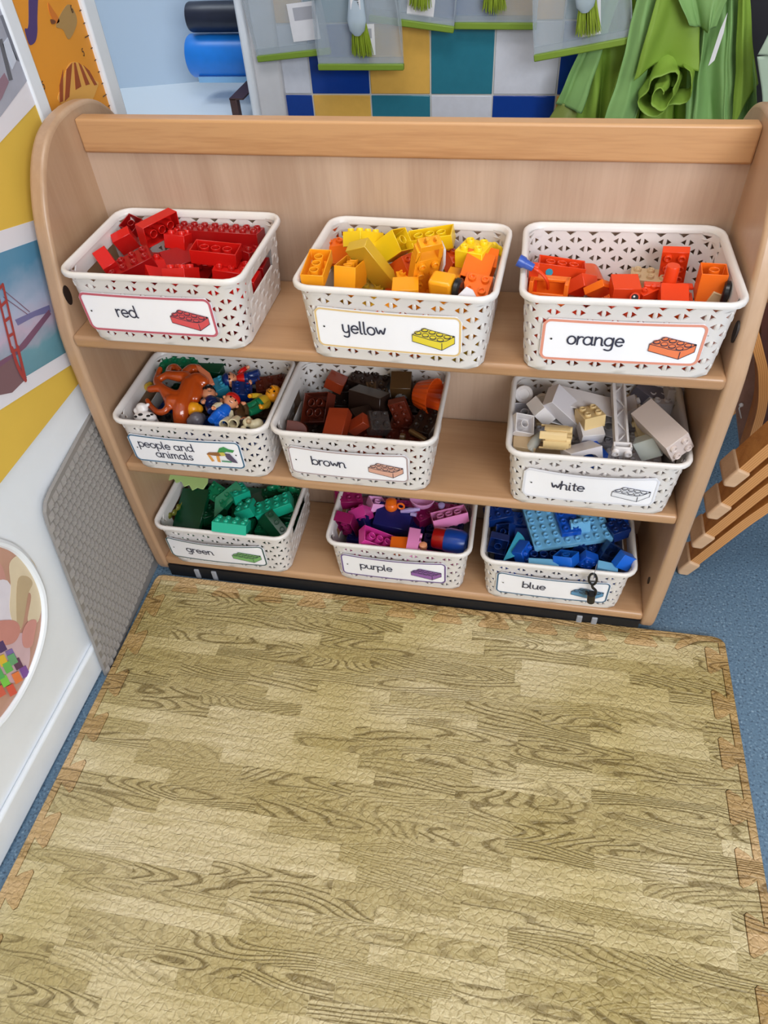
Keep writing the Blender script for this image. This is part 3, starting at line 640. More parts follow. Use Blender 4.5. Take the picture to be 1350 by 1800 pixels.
M_CARD = mat('laminated_card', rgb(250, 249, 255), .25, noise=.02, nscale=30); M_INK = mat('label_ink', rgb(52, 54, 74), .5)
DRAW_OUT = [(0, .29), (0, .56), (.12, .68), (.30, .88), (1.0, .58), (1.0, .30), (.70, 0)]
BOBJ = {}
def card_surface(off, bow, cw, ch):
    zc = .051; th_ = math.atan2((BTD-.012-BBD)/2, BH)
    def S(u, v, o):
        z = zc+v*math.cos(th_); yw = -(BBD/2+(BTD-.012-BBD)/2*z/BH)
        k = max(0, 1-(2*u/cw)**2)
        return (off+u, yw-.0016-bow*k*(.35+.65*(v/ch+.5))-.0012-o, z-.0*u)
    return S
for word, si, bx, by, yaw, off, bow, bc, dc, place in BASKETS:
    b = empty('basket', (bx, by, SZ[si]), 'ivory woven plastic basket with the card "%s", %s' % (word, place), 'basket', 'ivory toy baskets', rot=(0, 0, yaw))
    BOBJ[word] = b
    for nm, me in (('woven_wall', WALL_ME), ('rim', RIM_ME)):
        o = bpy.data.objects.new(nm, me); COL.objects.link(o); o.parent = b
    cw, ch = .192, .061; S = card_surface(off, bow, cw, ch)
    # rounded card as a grid clipped to rounded corners
    m = MB(); nu, nv, rr_ = 28, 6, .009
    def cpt(i, j):
        u = -cw/2+cw*i/nu; hh = ch/2; e = cw/2-abs(u)
        if e < rr_: hh = ch/2-rr_+math.sqrt(max(rr_*rr_-(rr_-e)**2, 0))
        return (u, -hh+2*hh*j/nv)
    for o_, fl in ((0, 0), (-.0007, 1)):
        v = [S(*cpt(i, j), o_) for i in range(nu+1) for j in range(nv+1)]
        m.add(v, [(i*(nv+1)+j, (i+1)*(nv+1)+j, (i+1)*(nv+1)+j+1, i*(nv+1)+j+1)[::(-1 if fl else 1)] for i in range(nu) for j in range(nv)])
    m.mi = 1
    q = [(cw/2-.0024-.008+.008*math.cos(a), ch/2-.0024-.008+.008*math.sin(a)) for a in [k*PI/12 for k in range(7)]]
    top = [(-.5*cw+.01+(cw-.02)*k/20., ch/2-.0024) for k in range(21)]
    loop = q[::1]; right = [(x, y) for x, y in loop]; tl = [(-x, y) for x, y in loop[::-1]]
    path = right+top[::-1]+tl+[(-x, -y) for x, y in right]+[(x, -y) for x, y in top]+[(x, -y) for x, y in right[::-1]]+[right[0]]
    ribbon(m, path, .0026 if word not in ('red', 'orange') else .0034, S, .0004)
    m.mi = 2
    for u in (-cw/2+.0125, cw/2-.0105): fillpoly(m, [(u+.0014*math.cos(2*PI*k/10), .002+.0014*math.sin(2*PI*k/10)) for k in range(10)], S, .0014)
    card = m.build('label_card', [M_CARD, mat('border_%d_%d_%d' % bc, rgb(*bc), .4), M_DK], b, merge=False, smooth=60); card['label'] = 'white laminated name card reading "%s"' % word
    m = MB()
    if word == 'people and animals':
        for t, yy, cx in (('people and', .0045, -.031), ('animals', -.0165, -.022)): write(m, t, cx-text_width(t, .0104)/2, yy, .0104, .0019, S, .0009)
    else:
        write(m, word, -.030-text_width(word, .0116)/2, -.0045, .0116, .0022, S, .0009)
    m.build('lettering', M_INK, card, merge=False, smooth=0)
    if dc:
        m = MB(); x0, y0, sw, sh = .033, -.020, .054, .038
        pt = lambda p: (x0+p[0]*sw, y0+p[1]*sh)
        fillpoly(m, [pt(p) for p in [(0, .29), (0, .56), (.30, .84), (1.0, .58), (1.0, .30), (.70, 0)]], S, .0008)
        st = [(.14+.175*i+.16*j, .60-.075*i+.13*j) for i in range(4) for j in (1, 0)]
        for cx, cy in st: fillpoly(m, [pt((cx+.075*math.cos(2*PI*k/14), cy+.055+.062*math.sin(2*PI*k/14))) for k in range(14)], S, .001)
        m.mi = 1; wl = .0009
        for ln in ([(0, .29), (0, .56), (.30, .84), (1, .58), (1, .30), (.70, 0), (0, .29)], [(0, .56), (.70, .28), (1, .58)], [(.70, .28), (.70, 0)]): ribbon(m, [pt(p) for p in ln], wl, S, .0012)
        for cx, cy in st:
            ribbon(m, [pt((cx+.075*math.cos(2*PI*k/14), cy+.055+.062*math.sin(2*PI*k/14))) for k in range(15)], wl*.8, S, .0014)
            ribbon(m, [pt((cx-.075, cy+.05)), pt((cx-.07, cy-.01)), pt((cx, cy-.04)), pt((cx+.07, cy-.01)), pt((cx+.075, cy+.05))], wl*.8, S, .0014)
        m.build('brick_drawing', [mat('drawing_%d_%d_%d' % dc, rgb(*dc), .45), M_INK], card, merge=False, smooth=0)
    else:
        m = MB(); bits = [((66, 150, 84), [(.38, .62), (.5, .9), (.66, 1), (.8, .86), (.98, .8), (.9, .66), (.7, .7), (.55, .6)]), ((150, 100, 60), [(0, .5), (.1, .62), (.45, .66), (.6, .5), (.4, .42), (.2, .44)]), ((226, 160, 80), [(.02, .5), (.12, .46), (.2, .1), (.1, .06)]), ((226, 160, 80), [(.32, .46), (.42, .44), (.4, .05), (.3, .08)]), ((90, 80, 104), [(.6, .62), (.8, .6), (.95, .2), (.98, .06), (.8, .1), (.66, .3)]), ((70, 150, 110), [(.45, .1), (.78, .08), (.78, .16), (.46, .18)]), ((206, 190, 90), [(.45, .68), (.62, .7), (.66, .5), (.5, .46)])]
        for k, (c, P_) in enumerate(bits): m.mi = k; fillpoly(m, [(.036+p[0]*.05, -.018+p[1]*.038) for p in P_], S, .0008+.0002*k)
        m.build('animal_drawing', [mat('drawing_%d_%d_%d' % c, rgb(*c), .45) for c, _ in bits], card, merge=False, smooth=0)
# ------------------------------------------------------------------ toy bricks
# pose of each brick worked out from its edges in the photograph: (studs x, studs y, height), base centre, rotation, size
FIT = {
'r1':((4, 2, 1),(0.2086,-0.0053,0.6448),(-3.140,0.096,0.060),0.92),
'r2':((8, 2, 1),(0.1912,0.0502,0.6242),(-0.145,0.010,-0.025),0.91),
'r3':((4, 2, 1),(0.1123,0.0351,0.6469),(-1.496,-0.019,1.078),0.87),
'r4':((2, 2, 1),(0.1375,0.0281,0.6254),(-0.258,0.031,-0.103),0.92),
'r5':((2, 2, 1),(0.0487,-0.0449,0.6260),(-1.233,0.393,-0.740),0.94),
'r6':((2, 2, 1),(0.0478,0.0336,0.6347),(2.310,1.127,1.252),0.81),
'r7':((2, 2, 1),(0.0543,0.0516,0.6487),(-2.942,-0.369,1.177),0.72),
'r8':((2, 2, 1),(0.1213,-0.0355,0.6164),(0.096,0.204,0.919),0.86),
'r9':((2, 2, 1),(0.1811,-0.0753,0.6246),(-0.441,-0.119,-0.118),1.00),
'y1':((4, 2, 1),(0.3758,-0.0752,0.6658),(-3.110,-0.088,1.606),0.82),
'y2':((4, 2, 2),(0.4127,-0.0411,0.6512),(-3.104,0.247,1.523),0.81),
'y3':((3, 2, 1),(0.4173,0.0142,0.6429),(-0.304,0.424,1.007),0.90),
'y4':((2, 2, 2),(0.4738,0.0136,0.6572),(2.739,0.816,-0.786),0.86),
'y5':((4, 2, 1),(0.5053,0.0381,0.6555),(-3.116,-0.184,0.012),0.89),
'y6':((5, 2, 0.8),(0.4391,-0.0094,0.6352),(2.327,1.015,0.516),0.93),
'y7':((2, 2, 2),(0.4706,0.0011,0.6180),(-0.078,0.890,-0.751),0.74),
'y8':((4, 2, 1),(0.5040,-0.0353,0.6455),(3.118,-1.169,-1.043),0.96),
'y9':((2, 2, 1),(0.5713,-0.0071,0.6379),(-0.015,-0.033,-0.306),1.06),
'y10':((2, 2, 2),(0.5726,-0.0508,0.6269),(-1.183,0.240,-0.064),1.02),
'y11':((2, 2, 2),(0.5798,-0.0027,0.6184),(0.353,0.213,0.039),0.87),
'o1':((4, 2, 1),(0.6867,0.0221,0.6296),(3.029,0.113,0.014),0.86),
'o4':((3, 2, 0.6),(0.7362,-0.0123,0.6167),(2.384,0.531,0.928),0.76),
'o5':((2, 2, 1),(0.7128,0.0062,0.6153),(2.340,0.425,0.698),0.82),
'o8':((2, 3, 0.6),(0.8319,0.0465,0.6238),(1.813,-0.073,-0.125),0.93),
'o10':((2, 2, 2),(0.8668,-0.0257,0.6534),(3.121,-0.008,-0.051),0.86),
'o11':((2, 1, 1),(0.7958,-0.0210,0.6055),(0.181,-0.090,0.635),0.75),
'b2':((2, 3, 1),(0.3741,-0.0614,0.3791),(0.361,-0.132,-0.094),0.93),
'b3':((2, 2, 1),(0.3375,0.0539,0.3714),(-0.126,0.383,-0.089),0.88),
'b4':((4, 2, 2),(0.4064,0.0071,0.3594),(-0.269,-0.063,-0.376),0.86),
'b5':((2, 1, 1),(0.4024,-0.0445,0.3860),(1.865,-0.685,0.042),0.94),
'b6':((4, 2, 0.8),(0.4635,0.0027,0.3713),(-1.618,-1.276,-2.973),0.78),
'b1':((3, 3, 1),(0.3216,-0.0173,0.3810),(-2.453,-0.336,-0.284),0.94),
'w1':((6, 2, 2),(0.7487,-0.0064,0.3876),(-1.589,0.143,-0.092),1.10),
'w2':((6, 2, 1),(0.7257,0.0047,0.3827),(0.404,0.779,0.054),1.01),
'w2b':((2, 2, 1),(0.6765,-0.0098,0.3923),(-0.075,0.893,0.377),0.94),
'w3':((2, 2, 1),(0.6612,-0.0478,0.4069),(-2.589,0.333,0.267),0.84),
'w4':((2, 2, 1),(0.6591,0.0052,0.3865),(-2.705,-0.180,-0.061),0.92),
'w5':((2, 2, 1),(0.7571,-0.0194,0.3936),(-0.150,-0.024,0.456),0.94),
'w6':((2, 2, 2),(0.6869,-0.0832,0.3908),(1.364,1.220,1.301),0.97),
'w8':((2, 2, 1),(0.8472,-0.0081,0.3936),(2.533,1.018,-0.669),0.96),
'w9':((2, 2, 1),(0.8423,-0.0577,0.3965),(1.409,0.930,-0.391),0.88),
'w10':((2, 2, 4),(0.8311,-0.0215,0.4226),(1.521,1.036,0.486),1.00),
'g1':((4, 2, 1),(0.1614,-0.1100,0.1568),(-0.473,0.093,0.055),0.88),
'g2':((2, 2, 1),(0.1684,-0.0425,0.1310),(-0.208,-0.395,0.183),0.96),
'g2b':((2, 2, 1),(0.1416,-0.0124,0.1399),(-0.088,0.061,0.778),0.94),
'g3':((4, 2, 1),(0.2197,-0.0282,0.1306),(-0.069,-0.281,0.359),1.00),
'g5':((5, 6, 0.5),(0.0552,-0.0445,0.1294),(0.489,-0.223,-0.171),0.72),
'p1':((4, 2, 1),(0.5436,-0.0047,0.1489),(2.820,-0.114,0.367),0.91),
'p2':((4, 2, 1),(0.4319,-0.0838,0.1496),(-2.999,0.644,0.286),0.93),
'p3':((2, 2, 1),(0.3869,-0.0315,0.1358),(-1.077,-0.511,0.208),0.94),
'p4':((2, 2, 1),(0.4080,0.0114,0.1463),(2.971,0.420,0.476),0.81),
'p5':((3, 2, 1),(0.4781,-0.0816,0.1385),(-1.733,0.049,-1.542),0.96),
'u1':((8, 6, 0.45),(0.7539,0.0044,0.1401),(0.074,-0.048,0.286),0.96),
'u4':((2, 2, 1),(0.6744,-0.0657,0.1308),(1.192,-0.050,1.179),0.89),
'u6':((2, 2, 1),(0.6384,-0.0601,0.1333),(-1.809,0.136,-0.048),0.92),
'u7':((2, 2, 1),(0.6434,-0.0247,0.1346),(-2.440,-0.585,-0.387),0.84),
'u9':((2, 2, 1),(0.7536,-0.0796,0.1568),(2.720,-0.336,-0.332),0.93),
'u10':((2, 2, 1),(0.7907,-0.0644,0.1384),(1.665,-1.042,0.054),0.76),
'u11':((2, 2, 1),(0.8331,-0.0600,0.1444),(-2.182,0.525,-0.089),0.90),
'u12':((2, 2, 1),(0.8460,-0.0733,0.1537),(1.280,0.587,0.248),0.76),
'u13':((2, 2, 1),(0.8440,-0.0073,0.1406),(-0.142,-0.119,0.484),0.91),
}
PS, PH = .018, .0216
FIT['w6'] = ((2, 2, 2), (0.6851, -0.0650, 0.3983), (-1.345, -1.222, -1.865), 1.0)
BM = {}
def brick_data(nx, ny, h, kind='brick'):
    key = (nx, ny, h, kind)
    if key in BM: return BM[key]
    m = MB(); X, Y, Z = nx*PS/2-.0001, ny*PS/2-.0001, h*PH; t = .0015; n = 12
    if kind == 'slope':      # long sloping top on the far half
        m.prism([(-Y, 0), (Y, 0), (Y, Z), (-Y*.0, Z), (-Y, Z*.22)], -X, X, 'x')
    elif kind == 'curve':
        P = [(-X, 0), (X, 0)]+[(X*math.cos(a), .25*Z+.75*Z*math.sin(a)) for a in [k*PI/20 for k in range(0, 11)]]+[(-X, Z)]
        m.prism(P, -Y, Y, 'y')
    elif kind == 'arch':
        P = [(-X, 0), (-X*.72, 0)]+[(-X*.72*math.cos(a), Z*.62*math.sin(a)) for a in [k*PI/12 for k in range(1, 12)]]+[(X*.72, 0), (X, 0), (X, Z), (-X, Z)]
        m.prism(P, -Y, Y, 'y')
    else:
        o = [(-X, -Y), (X, -Y), (X, Y), (-X, Y)]; i = [(-X+t, -Y+t), (X-t, -Y+t), (X-t, Y-t), (-X+t, Y-t)]
        v = [(*p, 0) for p in o]+[(*p, Z) for p in o]+[(*p, 0) for p in i]+[(*p, Z-t) for p in i]
        f = [(4, 5, 6, 7), (11, 10, 9, 8+3)[:0] or (8+4, 8+7, 8+6, 8+5)]
        for k in range(4):
            j = (k+1) % 4; f += [(k, j, 4+j, 4+k), (k, 8+k, 8+j, j), (8+k, 12+k, 12+j, 8+j)]
        m.add(v, f)
        if nx > 1 and ny > 1:
            for a in range(nx-1):
                for b in range(ny-1):
                    m2 = m.X.copy(); m.X = Matrix.Translation(((a+1-nx/2)*PS, (b+1-ny/2)*PS, 0))
                    m.lathe([(.0074, Z-t), (.0074, .0006), (.0060, .0006), (.0060, Z-t)], 14, True); m.X = m2
    if kind not in ('smooth', 'curve', 'arch'):
        for a in range(nx):
            for b in range(ny):
                if kind == 'slope' and (b+.5-ny/2) < 0: continue
                x2 = m.X.copy(); m.X = Matrix.Translation(((a+.5-nx/2)*PS, (b+.5-ny/2)*PS, Z-.0002))
                m.lathe([(.0053, 0), (.0053, .0040), (.0049, .0046), (.0036, .0046), (.0034, .0042), (.0033, .0014), (0, .0014)], n); m.X = x2
    o = m.build('brick', MATS['plastic_red'], smooth=40, merge=False); me = o.data; bpy.data.objects.remove(o); BM[key] = me; return me
def plastic(name, c, alpha=1, rough=.28): return mat('plastic_'+name, rgb(*c), rough, .5, alpha, 0)
P = {}
for k, c in dict(red=(206, 24, 20), dred=(158, 14, 16), yellow=(246, 206, 30), dyellow=(206, 168, 46), amber=(248, 164, 30), orange=(240, 110, 26), dorange=(206, 76, 18), redorange=(228, 66, 24),
                 brown=(92, 34, 20), dbrown=(42, 28, 23), rust=(138, 50, 24), olive=(72, 50, 28), white=(232, 226, 226), greyw=(206, 200, 204), beige=(226, 196, 142), tan=(200, 170, 130), shaded_white=(206, 190, 184), grey=(110, 104, 114),
                 green=(14, 118, 78), teal=(26, 168, 136), dgreen=(6, 66, 40), lime=(176, 204, 130), magenta=(206, 54, 146), pink=(226, 136, 190), lpink=(232, 164, 214), dmag=(140, 24, 84), navy=(30, 30, 96), lilac=(170, 150, 204),
                 blue=(20, 84, 190), mblue=(24, 100, 206), dblue=(12, 44, 110), lblue=(118, 184, 226), cyan=(60, 160, 190), black=(20, 20, 24), flesh=(226, 150, 110), cream=(226, 214, 178)).items(): P[k] = plastic(k, c)
P['clear'] = plastic('clear', (206, 210, 204), .55, .15); P['smoke'] = plastic('smoke', (70, 62, 60), .6, .12); P['clearblue'] = plastic('clearblue', (30, 60, 120), .6, .12)
def place(me, name, colr, loc, rot, sc, label, group, cat='toy brick'):
    o = bpy.data.objects.new(name, me); COL.objects.link(o); o.location = loc; o.rotation_euler = rot; o.scale = (sc,)*3
    for s in o.material_slots: s.link = 'OBJECT'; s.material = P[colr] if isinstance(colr, str) else colr
    bevel(o, .0006, 1, 60); return tag(o, label, cat, group)
def fitted(key, colr, label, kind='brick'):
    d, loc, rot, sc = FIT[key]; grp = {'r': 'red bricks in the basket', 'y': 'yellow bricks in the basket', 'o': 'orange bricks in the basket', 'b': 'brown bricks in the basket', 'w': 'white bricks in the basket', 'g': 'green bricks in the basket', 'p': 'pink and purple bricks in the basket', 'u': 'blue bricks in the basket'}[key[0]]
    return place(brick_data(*d, kind), 'building_brick', colr, loc, rot, sc, label, grp)
def loose(dims, colr, u, v, z, rot, label, grp, kind='brick', sc=.94, name='building_brick', cat='toy brick'):
    c = pz(u, v, z); R = Euler([math.radians(a) for a in rot]).to_matrix(); c = c - R @ Vector((0, 0, dims[2]*PH/2*sc))
    return place(brick_data(*dims, kind), name, colr, c, [math.radians(a) for a in rot], sc, label, grp, cat)
P_ = P
mat('plastic_red', rgb(206, 24, 20))
Z1, Z2, Z3 = SZ
# --- red basket
G = 'red bricks in the basket'
fitted('r1', 'red', 'upturned red brick showing three tubes, at the right of the red basket')
fitted('r2', 'dred', 'long dark red brick with a row of studs along the back rim')
fitted('r3', 'red', 'red brick tipped on its side with three tubes towards the camera, back left of basket')
o = fitted('r4', 'red', 'square red brick with shiny studs standing left of the upturned brick')
fitted('r5', 'red', 'small red brick tilted by the left handle of the red basket', 'smooth')
fitted('r6', 'red', 'red block leaning between the left rim and the tipped brick', 'smooth')
fitted('r7', 'dred', 'dark red upturned brick in the back left corner of the red basket')
fitted('r8', 'red', 'red wedge with a plain sloping face near the front middle rim', 'slope')
fitted('r9', 'red', 'bright red brick with studs just behind the front rim')
loose((4, 2, 1), 'dred', 232, 470, Z1+.078, (8, -16, 30), 'flat red brick at the front left corner of the red basket', G)
loose((3, 2, 1), 'red', 409, 480, Z1+.062, (0, 10, 8), 'red brick in the front right corner under the upturned one', G)
loose((2, 2, 1), 'dred', 435, 447, Z1+.07, (5, 12, 70), 'dark red square brick against the right handle', G)
loose((3, 2, 1), 'dred', 318, 458, Z1+.068, (20, 0, 40), 'dark red brick in the hollow left of the upturned one', G, 'smooth')
# sticker on the tipped brick
# --- yellow basket
G = 'yellow bricks in the basket'
fitted('y1', 'amber', 'amber upturned brick with three tubes at the far left of the yellow basket')
fitted('y2', 'amber', 'tall amber upturned brick with a plain front, second from the left rim')
fitted('y3', 'yellow', 'bright yellow brick with studs pointing a corner forward at the back left')
fitted('y4', 'yellow', 'large bright yellow cube lying with its open end and one tube to the right')
fitted('y5', 'yellow', 'long yellow upturned brick with three tubes along the back rim')
fitted('y6', 'dyellow', 'long dull yellow plank sloping down to the front rim', 'smooth')
fitted('y7', 'dorange', 'dark orange brick with studs facing right below the yellow cube')
fitted('y10', 'orange', 'orange block standing under the yellow stud slope at the right', 'smooth')
fitted('y11', 'orange', 'orange arch leaning at the front right corner', 'arch')
fitted('y9', 'yellow', 'lemon yellow stud brick propped in the back right corner')
loose((2, 2, 1), 'orange', 589, 443, Z1+.075, (15, 10, 40), 'orange roof-like block behind the two amber upturned bricks', G, 'slope')
loose((2, 2, 1), 'dorange', 600, 415, Z1+.075, (0, 20, 10), 'dark orange block in the back left corner', G, 'smooth')
loose((3, 2, 1), 'amber', 732, 497, Z1+.066, (6, 0, 20), 'amber brick half buried left of the toy vehicle', G)
loose((2, 2, 1), 'amber', 713, 511, Z1+.086, (0, 0, 8), 'small amber block at the front rim left of the vehicle', G, 'smooth')
loose((2, 2, 1), 'amber', 806, 496, Z1+.066, (10, 0, -12), 'amber block behind the black wheel', G, 'smooth')
loose((2, 2, 1), 'orange', 838, 510, Z1+.085, (25, 5, -8), 'orange brick with one stud showing beneath the orange arch', G)
loose((2, 2, 1), 'dorange', 803, 463, Z1+.07, (10, 20, 30), 'dark orange brick between the vehicle and the orange block', G)
d, loc, rot, sc = FIT['y8']
veh = empty('toy_vehicle', loc, 'amber toy vehicle frame with eight studs and a white number panel', 'toy vehicle', None, rot, sc)
m = MB(); Xv, Yv = 4*PS/2, 2*PS/2
m.box(-Xv-.012, Xv, -Yv, Yv, .003, PH)
m.box(Xv, Xv+.018, -Yv, -Yv+.006, .006, PH); m.box(Xv, Xv+.018, Yv-.006, Yv, .006, PH); m.box(Xv+.016, Xv+.026, -Yv+.003, Yv-.003, .006, PH)
m.tube([(Xv+.026, -.006, .015), (Xv+.034, -.006, .017), (Xv+.036, -.006, .021)], .0025, 8); m.tube([(Xv+.026, .007, .015), (Xv+.036, .007, .017), (Xv+.038, .007, .023)], .0025, 8)
bevel(m.build('chassis', P['amber'], veh), .001, 1)
m = MB()
for a in range(4):
    for b_ in range(2):
        x2 = m.X.copy(); m.X = Matrix.Translation(((a-1.5)*PS, (b_-.5)*PS, PH-.0002)); m.lathe([(.0053, 0), (.0053, .0042), (.0049, .0047), (.0036, .0047), (.0033, .0014), (0, .0014)], 14); m.X = x2
m.build('stud_plate', P['amber'], veh)
sgn = 1 if FIT['y8'][0] else 1
vY = Yv if (Euler(rot).to_matrix() @ Vector((0, 1, 0))).x > 0 else -Yv
m = MB(); s_ = 1 if vY > 0 else -1
ya, yb = sorted((vY, vY+s_*.0035)); m.prism([(Xv-.040, .0), (Xv-.006, -.002), (Xv+.014, .006), (Xv+.014, .022), (Xv-.006, .030), (Xv-.040, .024)], ya, yb, 'y')
pn = m.build('side_panel', P['greyw'], veh); bevel(pn, .001, 1)
m = MB(); yo = vY+s_*.0037; write(m, '5', 0, 0, .008, .0018, lambda x, y, off: (Xv-.022+y*1.0, yo, .016-x*s_*-1-.003), 0); m.build('number', M_DK, veh, merge=False, smooth=0)
t = empty('toy_axle', pz(786, 503, Z1+.100), 'amber axle block with a black wheel at the front rim of the yellow basket', 'toy piece', None, (math.radians(12), 0, math.radians(-14)))
m = MB(); m.box(-.021, .009, -.012, .012, -.018, .013); bevel(m.build('housing', P['amber'], t), .004, 3)
m = MB(); m.X = Matrix.Translation((.0135, 0, -.003)) @ Matrix.Rotation(PI/2, 4, 'Y'); m.lathe([(0, -.004), (.011, -.004), (.0148, -.002), (.0148, .003), (.011, .005), (.006, .0035), (0, .0035)], 22); m.build('wheel', P['black'], t)
m = MB(); m.ball((0, 0, 0), .007, 10, (1, .6, 1.3)); m.ball((.007, .0, -.003), .006, 10, (1, .6, 1.2)); m.ball((.012, 0, -.008), .005, 10)
o = remesh(m.build('yellow_figure_hand', P['yellow']), .0012); o.location = pz(868, 436, Z1+.085); tag(o, 'small yellow hand-shaped toy piece in the back right corner of the yellow basket', 'toy piece')
o = MB().prism([(-.012, 0), (.010, 0), (.006, .008), (-.002, .012)], 0, .0015, 'y').build('paper_scrap', MATS['poster_paper']); o.location = pz(822, 521, Z1+.105); tag(o, 'torn white paper scrap by the front rim of the yellow basket', 'paper')
# --- orange basket
G = 'orange bricks in the basket'
fitted('o1', 'redorange', 'red-orange upturned brick with three tubes and a blue dot, back left of basket')
fitted('o4', 'orange', 'orange plank lying across the front middle of the orange basket', 'smooth')
fitted('o5', 'redorange', 'red-orange sloping tile left of the orange plank', 'smooth')
fitted('o8', 'redorange', 'red-orange flat six-stud piece propped against the back of the orange basket')
fitted('o11', 'redorange', 'narrow red-orange brick with two studs and a printed eye', )
fitted('o10', 'orange', 'stack of two orange cube bricks leaning open end up at the right')
loose((2, 2, 1), 'redorange', 1098, 507, Z1+.078, (4, 0, 6), 'red-orange block with a side knob near the middle of the orange basket', G, 'smooth')
loose((2, 2, 1), 'redorange', 1183, 526, Z1+.068, (20, 0, 0), 'plain red-orange brick at the front rim below the propped piece', G, 'smooth')
loose((2, 2, 1), 'dorange', 1040, 487, Z1+.05, (10, 10, 20), 'dark orange rounded block behind the orange plank', G, 'curve')
loose((3, 2, 1), 'tan', 1140, 495, Z1+.045, (0, 0, -6), 'beige brick on the bottom behind the two-stud brick', G)
loose((2, 1, 1), 'tan', 1266, 528, Z1+.068, (0, 20, 0), 'small tan brick in the front right corner of the orange basket', G, 'smooth')
# seat block with slot, hose and nozzle
c = pz(965, 505, Z1+.088)
t = empty('toy_box', c, 'amber toy seat block with a dark slot, at the left front of the orange basket', 'toy piece', None, (math.radians(-4), 0, math.radians(-6)))
m = MB(); m.box(-.024, .024, -.010, -.007, -.016, -.004); m.box(-.024, -.019, -.010, .012, -.016, .010); m.box(.019, .024, -.010, .012, -.016, .010); m.box(-.024, .024, .009, .012, -.016, .010); m.box(-.024, .024, -.010, .012, -.018, -.015); m.box(-.024, .024, .002, .010, .006, .010)
bevel(m.build('body', P['orange'], t), .0008, 1)
m = MB(); m.box(-.024, .022, -.018, -.012, -.016, -.011); bevel(m.build('front_bar', P['orange'], t), .002, 2)
c2 = pz(936, 498, Z1+.085)
o = MB().box(-.006, .006, -.006, .006, -.018, .026).build('orange_post', P['redorange']); bevel(o, .0015); o.location = c2; tag(o, 'short red-orange post beside the amber seat block', 'toy piece')
hz = Z1+.095; pth = [pz(963, 507, Z1+.085), pz(962, 495, Z1+.10), pz(955, 484, Z1+.108), pz(946, 476, Z1+.112), pz(937, 471, Z1+.116)]
t = empty('toy_hose', pth[0], 'toy fire hose with a blue nozzle hanging over the left rim of the orange basket', 'toy hose')
m = MB(); m.tube(catmull(pth, 6, False), .0022, 8); world_child(m.build('tube', P['redorange']), t)
a, b_ = pz(936, 470, Z1+.1165), pz(911, 457, Z1+.124); dv = (b_-a)
m = MB(); m.tube([a-dv*.05, a+dv*.45, a+dv*.5, a+dv*.62, a+dv*1.0], [.0048, .0056, .0056, .0072, .0074], 16); m.tube([a+dv*1.0, a+dv*1.002, a+dv*.8], [.0074, .0056, .005], 16); world_child(m.build('nozzle', plastic('nozzle', (58, 86, 170))), t)
dt = MB(); d_, loc_, rot_, sc_ = FIT['o1']; Mx = Euler(rot_).to_matrix(); side = 1 if (Mx @ Vector((0, 1, 0))).y < 0 else -1
m = MB(); m.X = Matrix.Translation(loc_) @ Mx.to_4x4() @ Matrix.Translation((-.018*sc_, side*(PS+.0003)*sc_, PH*.55*sc_)) @ Matrix.Rotation(PI/2, 4, 'X'); m.lathe([(0, -.0004), (.0048, -.0004), (.0048, .0004), (0, .0004)], 16); o = m.build('blue_dot', P['cyan'])
for ob in bpy.data.objects:
    if ob.get('label', '').startswith('red-orange upturned brick'): br1 = ob
o.parent = br1; br1_m = (Matrix.Translation(br1.location) @ br1.rotation_euler.to_matrix().to_4x4() @ Matrix.Diagonal((*br1.scale, 1))); o.matrix_parent_inverse = br1_m.inverted()
eye = [ob for ob in bpy.data.objects if 'printed eye' in ob.get('label', '')][0]
ep = pz(1116, 523, Z1+.080); m = MB(); n_ = (CAM-ep).normalized(); m.X = Matrix.Translation(ep) @ n_.to_track_quat('Z', 'Y').to_matrix().to_4x4(); m.lathe([(0, 0), (.0060, 0), (.0060, .0006), (0, .0006)], 16); m.mi = 1; m.lathe([(0, .0006), (.0042, .0006), (.0042, .0010), (0, .0010)], 16); m.mi = 2; m.X = m.X @ Matrix.Translation((-.001, .001, .001)); m.lathe([(0, 0), (.0013, 0), (.0013, .0004), (0, .0004)], 10)
o = m.build('eye', [P['redorange'], P['black'], P['white']]); o.parent = eye; o.matrix_parent_inverse = (Matrix.Translation(eye.location) @ eye.rotation_euler.to_matrix().to_4x4() @ Matrix.Diagonal((*eye.scale, 1))).inverted()
c = pz(1178, 490, Z1+.083); t = empty('toy_propeller', c, 'red-orange toy tap with a round stem and flat flange in front of the propped piece', 'toy piece')
m = MB(); m.lathe([(0, -.012), (.0085, -.012), (.0085, .016), (.0078, .018), (0, .018)], 18); m.build('stem', P['redorange'], t)
m = MB(); m.lathe([(0, -.0125), (.010, -.0125), (.014, -.010), (.010, -.0075), (0, -.0075)], 18); m.box(-.030, .030, -.006, .006, -.0115, -.0075); bevel(m.build('flange', P['redorange'], t), .0015, 2)
o = MB().lathe([(0, -.004), (.012, -.004), (.014, -.002), (.014, .002), (.012, .004), (0, .004)], 20).build('rubber_tyre', P['black']); o.location = pz(1276, 514, Z1+.085); o.rotation_euler = (.3, PI/2, .1); tag(o, 'black toy wheel standing in the right end of the orange basket', 'toy tyre')
